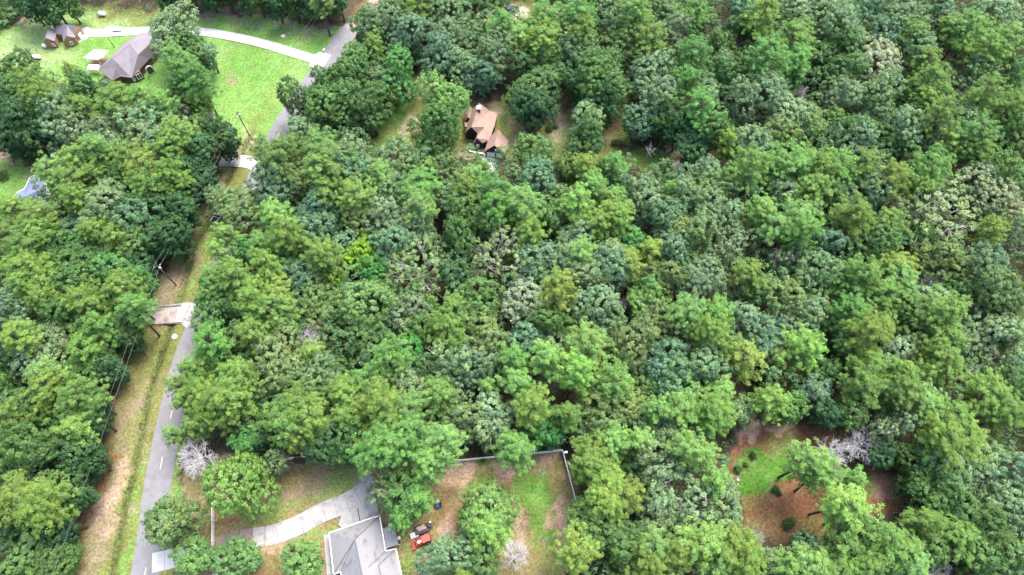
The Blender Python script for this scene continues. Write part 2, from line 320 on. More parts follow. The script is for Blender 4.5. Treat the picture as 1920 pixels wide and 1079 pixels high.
    hs = (rd < 4.2); Z[hs] = np.minimum(Z[hs], 0.0)
    V3 = np.stack([X, Y, Z], 1)
    i = np.arange(nx * ny).reshape(ny, nx); Q = np.stack([i[:-1, :-1], i[:-1, 1:], i[1:, 1:], i[1:, :-1]], -1).reshape(-1, 4)
    me = bpy.data.meshes.new('ground'); me.vertices.add(len(V3)); me.vertices.foreach_set('co', V3.ravel())
    me.loops.add(Q.size); me.loops.foreach_set('vertex_index', Q.ravel().astype(np.int32))
    me.polygons.add(len(Q)); me.polygons.foreach_set('loop_start', (np.arange(len(Q)) * 4).astype(np.int32)); me.update(calc_edges=True)
    me.polygons.foreach_set('use_smooth', np.ones(len(Q), bool))
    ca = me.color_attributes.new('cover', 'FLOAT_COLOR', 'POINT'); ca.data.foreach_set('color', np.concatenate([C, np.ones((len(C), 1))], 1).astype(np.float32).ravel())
    o = link(bpy.data.objects.new('ground', me)); tag(o, kind='structure')
    m = bpy.data.materials.new('ground_cover'); m.use_nodes = True; t = m.node_tree; N = t.nodes; L = t.links; b = N['Principled BSDF']
    b.inputs['Roughness'].default_value = .95; b.inputs['Specular IOR Level'].default_value = .1
    a = N.new('ShaderNodeAttribute'); a.attribute_name = 'cover'; tc = N.new('ShaderNodeTexCoord')
    def noise(sc, lo, hi, det=6):
        n = N.new('ShaderNodeTexNoise'); n.inputs['Scale'].default_value = sc; n.inputs['Detail'].default_value = det; n.inputs['Roughness'].default_value = .7; L.new(tc.outputs['Object'], n.inputs['Vector'])
        r = N.new('ShaderNodeMapRange'); r.inputs[1].default_value = .3; r.inputs[2].default_value = .7; r.inputs[3].default_value = lo; r.inputs[4].default_value = hi; L.new(n.outputs[0], r.inputs[0]); return r.outputs[0], n.outputs[0]
    f1, _ = noise(1.6, .45, 1.52, 8); f2, raw = noise(.33, .84, 1.16)
    mu = N.new('ShaderNodeMath'); mu.operation = 'MULTIPLY'; L.new(f1, mu.inputs[0]); L.new(f2, mu.inputs[1])
    sc = N.new('ShaderNodeVectorMath'); sc.operation = 'SCALE'; L.new(a.outputs['Color'], sc.inputs[0]); L.new(mu.outputs[0], sc.inputs['Scale'])
    f3, _ = noise(.9, 0, .5, 8)
    ht = N.new('ShaderNodeVectorMath'); ht.operation = 'MULTIPLY'; ht.inputs[1].default_value = (1.25, .98, .95); L.new(sc.outputs[0], ht.inputs[0])
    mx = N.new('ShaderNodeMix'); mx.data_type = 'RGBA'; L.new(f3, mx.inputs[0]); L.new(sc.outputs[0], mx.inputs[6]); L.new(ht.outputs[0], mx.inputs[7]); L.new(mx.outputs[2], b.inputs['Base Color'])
    n4 = N.new('ShaderNodeTexNoise'); n4.inputs['Scale'].default_value = 3.5; n4.inputs['Detail'].default_value = 8; L.new(tc.outputs['Object'], n4.inputs['Vector'])
    bp = N.new('ShaderNodeBump'); bp.inputs['Strength'].default_value = .7; bp.inputs['Distance'].default_value = .15; L.new(n4.outputs[0], bp.inputs['Height']); L.new(bp.outputs[0], b.inputs['Normal'])
    me.materials.append(m)
    big = MB().poly([(-420, -160, -1.2), (420, -160, -1.2), (420, 500, -1.2), (-420, 500, -1.2)]).build('terrain', mat('terrain_floor', (.06, .085, .035), .95, .3, .05)); tag(big, kind='structure')
build_ground()

def strip(name, left, right, z, m, th=0.06, kind='structure', parent=None):
    mb = MB(); n = len(left)
    for i in range(n):
        for p in (left[i], right[i]): mb.v += [(p[0], p[1], z), (p[0], p[1], z - th)]
    for i in range(n - 1):
        a, b = 4 * i, 4 * i + 4
        mb.f += [(a, a + 2, b + 2, b), (a, b, b + 1, a + 1), (a + 2, a + 3, b + 3, b + 2)]
    o = mb.build(name, m, parent); 
    if kind: tag(o, kind=kind)
    return o
road = strip('road', off(ROADC, -3.15), off(ROADC, 3.15), .055, M['asphalt'], .3)
acc = 0.0; nxt = 2.0
for a, b in zip(ROADC[:-1], ROADC[1:]):
    ln = (b - a).length
    while nxt < acc + ln:
        p = a + (b - a) * ((nxt - acc) / ln); dr = (b - a).normalized()
        if p.y < 135: MB().bar(p - dr * 1.45 + Vector((0, 0, .062)), p + dr * 1.45 + Vector((0, 0, .062)), .15, .01).build('lane_dash', M['yellow'], road)
        nxt += 12.2
    acc += ln
tk = spline(TRACK, 6); strip('dirt_track', off(tk, -2.2), off(tk, 2.2), .06, M['clay'], .2)

# driveways: slabs with open joints over a bedding strip
def driveway(name, line, width, n_slab, mats, z=.075, bed='joint', wfun=None):
    L = spline(line, 10); tot = [0]
    for a, b in zip(L[:-1], L[1:]): tot.append(tot[-1] + (b - a).length)
    def p_at(s):
        for i in range(len(L) - 1):
            if s <= tot[i + 1] or i == len(L) - 2:
                d = (L[i + 1] - L[i]); t = (s - tot[i]) / max(tot[i + 1] - tot[i], 1e-6); q = L[i] + d * t
                j = min(i + 1, len(L) - 2); k = max(i - 1, 0); dd = (L[j + 1] - L[k]).normalized(); return q, Vector((dd.y, -dd.x, 0))
    wf = wfun or (lambda t: width)
    def edge(s, k): q, nn = p_at(s); return q + nn * k * wf(s / tot[-1]) / 2
    ss = np.linspace(0, tot[-1], n_slab * 3 + 1)
    root = strip(name, [edge(s, -.98) for s in ss], [edge(s, .98) for s in ss], z - .035, M[bed], .2)
    for i in range(n_slab):
        s0, s1 = tot[-1] * i / n_slab + .028, tot[-1] * (i + 1) / n_slab - .028
        q = np.linspace(s0, s1, 5); mm = mats[min(int(i / n_slab * len(mats)), len(mats) - 1)]
        strip('concrete_slab', [edge(s, -1) for s in q], [edge(s, 1) for s in q], z + random.uniform(-.006, .006), M[mm], .1, None, root)
    return root
driveway('lawn_driveway', GP('140,72 160,63 200,62 262,59 330,56 380,60 440,70 500,84 545,98 585,110 612,118'), 3.4, 26, ['concrete_pale'], wfun=lambda t: 3.4 + (3.5 if t > .95 else 0) + (2.0 if t < .05 else 0))
driveway('garden_driveway', GP('112,262 100,285 85,302 80,315'), 3.0, 5, ['concrete'])
driveway('house_driveway', GP('920,296 917,306 912,322'), 4.5, 3, ['concrete_pale'])
driveway('culvert_driveway', GP('412,302 440,302 470,305 486,310'), 4.0, 4, ['concrete', 'concrete_pale'], z=.10, wfun=lambda t: 4.2 + 3 * max(0, t - .7))
driveway('gated_driveway', GP('255,602 285,592 318,590 348,588 366,594'), 5.4, 6, ['concrete_dark', 'concrete_dark', 'concrete_dark', 'concrete_dark', 'concrete', 'concrete'], z=.12, wfun=lambda t: 5.0 + 1.8 * t * t + 2.5 * max(0, t - .8))
driveway('yard_driveway', GP('285,1056 330,1046 400,1028 450,1012 510,1003 560,985 600,963 645,945 680,925 702,896'), 3.6, 19, ['concrete_pale', 'concrete_red', 'concrete_red', 'concrete', 'concrete', 'concrete', 'concrete', 'concrete'], wfun=lambda t: 4.2 + .8 * max(0, t - .4))
pad = MB().prism(ccw([p[:2] for p in GP('640,962 705,926 712,990 650,1000 632,985')]), -.1, .04).build('garage_apron', M['joint']); tag(pad, kind='structure')
for q in ('641,963 669,949 676,990 651,1000 634,984', '671,948 704,929 711,968 710,985 678,990'):
    MB().prism(ccw([p[:2] for p in GP(q)]), -.05, .085).build('concrete_slab', M['concrete'], pad)
pth = MB().prism(ccw([p[:2] for p in GP('607,1003 618,1002 628,1079 622,1090 614,1090')]), -.05, .06).build('side_path', M['concrete']); tag(pth, kind='structure')
stripline = spline(GP('548,921 580,905 620,888 660,872 690,862'), 4)

# ------------------------------------------------------------------ trees: crown and trunk prototypes
def quads(c, n, size, asp, rg):
    r = rg.normal(size=c.shape); n = n / np.linalg.norm(n, axis=1, keepdims=True)
    t = np.cross(n, r); t /= np.linalg.norm(t, axis=1, keepdims=True) + 1e-9; b = np.cross(n, t)
    s = size[:, None]
    return np.stack([c + t * s, c + b * s * asp, c - t * s, c - b * s * asp], 1).reshape(-1, 3)
def leaf_mesh(name, c, n, size, asp, val, m, rg):
    v = quads(c, n, size, asp, rg); k = len(c); me = bpy.data.meshes.new(name)
    me.vertices.add(4 * k); me.vertices.foreach_set('co', v.astype(np.float32).ravel())
    me.loops.add(4 * k); me.loops.foreach_set('vertex_index', np.arange(4 * k, dtype=np.int32))
    me.polygons.add(k); me.polygons.foreach_set('loop_start', (np.arange(k) * 4).astype(np.int32)); me.update(calc_edges=True)
    a = me.attributes.new('leafv', 'FLOAT', 'POINT'); a.data.foreach_set('value', np.repeat(np.clip(val, 0, 1), 4).astype(np.float32))
    me.materials.append(m); return me
def fib(n, rg):
    i = np.arange(n) + .5; ph = np.arccos(1 - 2 * i / n); th = math.pi * (1 + 5 ** .5) * i + rg.random() * 6.28
    return np.stack([np.cos(th) * np.sin(ph), np.sin(th) * np.sin(ph), np.cos(ph)], 1)
def unit(v): return v / (np.linalg.norm(v, axis=-1, keepdims=True) + 1e-9)
def clump_leaves(P, D, R, per, size, rg, flat=.8, jit=.45, up=.35):
    """P clump centres, D their outward directions, R radii -> leaf centres, normals, sizes, shade values"""
    K = len(P); d = unit(rg.normal(size=(K, per, 3)) + D[:, None] * .75 + np.array((0, 0, .45)))
    rad = R[:, None, None] * (0.55 + .5 * rg.random((K, per, 1))); off_ = d * rad; off_[..., 2] *= flat
    c = P[:, None] + off_; n = unit(d * .8 + D[:, None] * .5 + np.array((0, 0, up)) + rg.normal(size=d.shape) * jit)
    cv = rg.random(K)[:, None] * .55; v = cv + rg.random((K, per)) * .45
    s = size * (.7 + .6 * rg.random((K, per)))
    return c.reshape(-1, 3), n.reshape(-1, 3), s.ravel(), v.ravel()
def broadleaf(seed, R, Ht, sparse=False, low=.19, size=.205, lobes=13, clump=.60):
    rg = np.random.default_rng(seed); z0, z1 = low * Ht, Ht; cz = z0 + (z1 - z0) * .46; rz = (z1 - z0) * .5
    LC = []; LR = []
    for k in range(lobes):
        d = fib(lobes, rg)[k] + rg.normal(size=3) * .34; d = unit(d); q = .50 + .32 * rg.random()
        LC.append(d * q * np.array((R, R, rz)) + np.array((0, 0, cz))); LR.append(R * (.30 + .24 * rg.random()))
    LC.append(np.array((0, 0, cz + rz * .25))); LR.append(R * .5); LC = np.array(LC); LR = np.array(LR)
    P, D = [], []
    for k in range(len(LC)):
        n = int(14 + 46 * (LR[k] / (.45 * 5.5)) ** 2 * (.55 if sparse else 1)); f = fib(n, rg); f = unit(f + rg.normal(size=f.shape) * .22)
        pts = LC[k] + f * LR[k] * (.86 + .24 * rg.random((n, 1)))
        inside = np.zeros(n, bool)
        for j in range(len(LC)):
            if j != k: inside |= np.linalg.norm(pts - LC[j], axis=1) < LR[j] * .84
        ok = ~inside & (f[:, 2] > -.75) & (rg.random(n) < (.72 if sparse else .95)); P.append(pts[ok]); D.append(f[ok])
    P = np.concatenate(P); D = np.concatenate(D)
    cr = clump * (.75 + .5 * rg.random(len(P)))
    a = clump_leaves(P, D, cr, 38 if not sparse else 34, size, rg)
    # loose sprays that ragged the outline
    k = len(P); pick = rg.choice(k, k // 2); e = clump_leaves(P[pick] + D[pick] * .75, D[pick], np.full(len(pick), .5), 8, size * .9, rg, jit=.7)
    c, n, s, v = [np.concatenate(x) for x in zip(a, e)]
    me = leaf_mesh('crown', c, n, s, .58, v, M['leaf'], rg)
    tb = MB(); lean = rg.normal(size=2) * .3; h1 = z0 + (z1 - z0) * .30; r0 = .055 * R + .08
    top = Vector((lean[0], lean[1], h1)); tb.tube([(0, 0, -.4), (lean[0] * .3, lean[1] * .3, h1 * .5), top], [r0 * 1.35, r0, r0 * .8], 7)
    for j in rg.choice(len(LC), min(len(LC), 12 if sparse else 8), replace=False):
        e_ = Vector(LC[j]) + (Vector(LC[j]) - Vector((0, 0, cz))) * (.45 if sparse else .1); mid = top.lerp(e_, .5) + Vector(rg.normal(size=3) * .5)
        st = Vector((lean[0] * .8, lean[1] * .8, h1 * rg.uniform(.75, 1.0)))
        tb.tube([st, mid, e_], [r0 * .55, r0 * .36, .05], 5)
        if sparse:
            for q in range(4):
                e2 = e_ + Vector(rg.normal(size=3) * R * .26); e2.z += .4
                tb.tube([mid.lerp(e_, rg.uniform(.2, .8)), mid.lerp(e2, .6), e2], [r0 * .28, .07, .03], 4)
    tm = tb.mesh('trunk'); tm.materials.append(M['palebark'] if sparse else M['bark']); return me, tm, R, Ht, cz
def pine(seed, R, Ht, low=.50):
    rg = np.random.default_rng(seed); z0 = low * Ht; P, D, S = [], [], []; tb = MB(); r0 = .22
    lean = rg.normal(size=2) * .6
    tb.tube([(0, 0, -.4), (lean[0] * .3, lean[1] * .3, Ht * .45), (lean[0], lean[1], Ht * .97)], [r0 * 1.3, r0, .04], 7)
    nlev = 11; lop = rg.random() * 6.28
    for i in range(nlev):
        t = (i + rg.random() * .8) / nlev; z = z0 + (Ht - z0) * t
        prof = max(.12, math.sin(math.pi * min(.985, .22 + .76 * t))) ** .62; nb = int(4 + 2.2 * prof + rg.random() * 2)
        a0 = rg.random() * 6.28
        for k in range(nb):
            if rg.random() < .12: continue
            a = a0 + 6.283 * k / nb + rg.normal() * .35; Lb = R * prof * rg.uniform(.55, 1.18) * (1 + .18 * math.cos(a - lop))
            rise = .12 + .6 * t; ax = Vector((lean[0] * z / Ht, lean[1] * z / Ht, z)); dv = Vector((math.cos(a), math.sin(a), rise * .6 + rg.normal() * .12))
            if Lb > .9: tb.tube([ax, ax + dv * Lb * .5 + Vector((0, 0, -.1)), ax + dv * Lb], [.08, .055, .025], 3, cap=False)
            npf = max(1, int(round(Lb / .74)))
            for q in range(npf):
                f = 1.03 - q / max(npf, 1) * .78; lat = rg.normal() * .17 * Lb * f
                p = ax + dv * Lb * f + Vector((-math.sin(a) * lat, math.cos(a) * lat, rg.normal() * .22 + .15))
                P.append(tuple(p)); D.append((math.cos(a) * .6, math.sin(a) * .6, .55 + .5 * t)); S.append(rg.uniform(.42, .80))
    for k in range(9):
        a = rg.random() * 6.28; q = rg.random() * .9; P.append((lean[0] + math.cos(a) * q, lean[1] + math.sin(a) * q, Ht * 1.0 - q * .5)); D.append((math.cos(a) * .4, math.sin(a) * .4, .9)); S.append(.6)
    P = np.array(P); D = unit(np.array(D)); S = np.array(S)
    c, n, s, v = clump_leaves(P, D, S, 38, .175, rg, flat=.75, jit=.38, up=.5)
    me = leaf_mesh('crown', c, n, s, .42, v, M['needle'], rg); tm = tb.mesh('trunk'); tm.materials.append(M['bark'])
    return me, tm, R, Ht, z0 + (Ht - z0) * .55
def dead(seed, R, Ht, m, fine=1.0):
    rg = np.random.default_rng(seed); tb = MB(); br = MB(); tb.tube([(0, 0, -.3), (.15, .1, Ht * .3), (.1, .2, Ht * .48)], [.28, .22, .17], 7)
    def grow(p, d, ln, r, lv):
        q = p + d * ln * .5 + Vector(rg.normal(size=3) * ln * .07); e = p + d * ln + Vector(rg.normal(size=3) * ln * .08)
        br.tube([p, q, e], [r, r * .75, max(r * .5, .009)], 4 if lv < 2 else 3, cap=False)
        if lv >= (5 if fine > 1 else 4): return
        for k in range(int((3 if lv > 0 else 4) * (fine if lv < 4 else .45) + rg.random())):
            s = rg.uniform(.35, 1.0); nd = (d + Vector(rg.normal(size=3)) * .55 + Vector((0, 0, .12))).normalized()
            grow(p.lerp(e, s), nd, ln * rg.uniform(.55, .85), max(r * .55, .013), lv + 1)
    for k in range(7):
        a = 6.283 * k / 7 + rg.normal() * .3; el = rg.uniform(.25, 1.2); d = Vector((math.cos(a) * math.cos(el), math.sin(a) * math.cos(el), math.sin(el)))
        grow(Vector((.12, .15, Ht * rg.uniform(.34, .48))), d, R * .55, .13, 0)
    me = br.mesh('branches'); me.materials.append(m); tm = tb.mesh('trunk'); tm.materials.append(m)
    return me, tm, R, Ht, Ht * .62
def shrub(seed, R, Ht):
    rg = np.random.default_rng(seed); k = 26; f = fib(k * 2, rg); f = f[f[:, 2] > -.15]; P = f * np.array((R, R, Ht * .75)) * (.3 + .65 * rg.random((len(f), 1))) + np.array((0, 0, Ht * .22))
    c, n, s, v = clump_leaves(P, unit(f), R * (.18 + .2 * rg.random(len(P))), 30, .15, rg); me = leaf_mesh('crown', c, n, s, .6, v, M['leaf'], rg)
    tb = MB()
    for q in range(4): a = q * 1.6; tb.tube([(0, 0, -.1), (math.cos(a) * R * .25, math.sin(a) * R * .25, Ht * .35), (math.cos(a) * R * .5, math.sin(a) * R * .5, Ht * .6)], [.06, .04, .02], 4)
    tm = tb.mesh('stem'); tm.materials.append(M['bark']); return me, tm, R, Ht, Ht * .5

PROTO = dict(
    pine=[pine(100 + k, R, h) for k, (R, h) in enumerate(((3.3, 21), (3.8, 23), (4.3, 22), (4.8, 24), (5.2, 23), (3.0, 19), (4.4, 22), (3.6, 20), (4.0, 21), (5.0, 21)))],
    oak=[broadleaf(200 + k, R, h) for k, (R, h) in enumerate(((3.4, 14), (3.8, 15), (4.6, 17), (5.2, 18), (5.6, 17), (4.2, 16), (6.4, 19), (4.9, 18), (3.6, 15), (4.4, 15), (5.0, 16), (5.8, 19)))],
    big=[broadleaf(300 + k, R, h, lobes=20, clump=.66) for k, (R, h) in enumerate(((7.6, 19), (8.4, 20)))],
    open=[broadleaf(400 + k, R, h, True) for k, (R, h) in enumerate(((5.0, 17), (5.8, 18), (6.6, 18)))],
    deadg=[dead(500 + k, R, 15, M['dead_grey'], 1.05) for k, R in enumerate((3.4, 3.0))], deadw=[dead(520 + k, R, 14, M['dead_white'], 1.05) for k, R in enumerate((3.6, 3.2))],
    snag=[dead(540 + k, 2.2, 12, M['dead_grey'], .55) for k in range(2)],
    shrub=[shrub(600 + k, 1.6, 2.0) for k in range(3)])

#  look code: (prototype, foliage colour, words, category, height factor)
LOOK = dict(
    pn=('pine', (0.111, 0.196, 0.043), 'mid green pine'), pl=('pine', (0.129, 0.238, 0.062), 'light green pine'), pd=('pine', (0.091, 0.161, 0.044), 'dark olive green pine'),
    py=('pine', (0.136, 0.209, 0.043), 'yellow-olive pine'), pb=('pine', (0.097, 0.211, 0.051), 'fresh green pine'), pv=('pine', (0.155, 0.285, 0.058), 'vivid lime green pine'),
    om=('oak', (0.085, 0.165, 0.053), 'mid green broadleaf tree'), od=('oak', (0.05, 0.112, 0.046), 'dark green broadleaf tree'), gg=('oak', (0.152, 0.232, 0.118), 'grey-green broadleaf tree'),
    gt=('oak', (0.116, 0.208, 0.115), 'blue-green broadleaf tree'), gp=('open', (0.167, 0.230, 0.101), 'pale olive tree with bare limbs showing'), gw=('open', (0.152, 0.23, 0.114), 'grey-green tree with pale limbs showing'),
    oy=('oak', (0.136, 0.203, 0.075), 'olive broadleaf tree'), ol=('oak', (0.125, 0.235, 0.074), 'light green broadleaf tree'), ob=('oak', (0.079, 0.198, 0.058), 'bright green broadleaf tree'),
    ov=('oak', (0.16, 0.295, 0.036), 'vivid yellow-green broadleaf tree'), oe=('oak', (0.062, 0.2, 0.052), 'emerald green broadleaf tree'), gb=('oak', (0.205, 0.255, 0.15), 'beige-green domed tree'),
    bl=('big', (0.122, 0.216, 0.078), 'large spreading light green tree'), by=('big', (0.125, 0.216, 0.051), 'large spreading yellow-green oak'), bo=('oak', (0.118, 0.187, 0.063), 'large olive oak'), bv=('big', (0.152, 0.272, 0.078), 'large pale lime tree'), bd=('big', (0.083, 0.152, 0.056), 'large dark green oak'),
    dg=('deadg', (.5, .5, .5), 'bare grey leafless tree'), dw=('deadw', (.7, .7, .7), 'bare bleached white tree'), dn=('snag', (.5, .5, .5), 'dead grey snag'),
    sb=('shrub', (.065, .130, .040), 'dark green shrub'), so=('shrub', (.090, .095, .050), 'brownish olive shrub'), sl=('shrub', (.150, .240, .095), 'pale green shrub'))

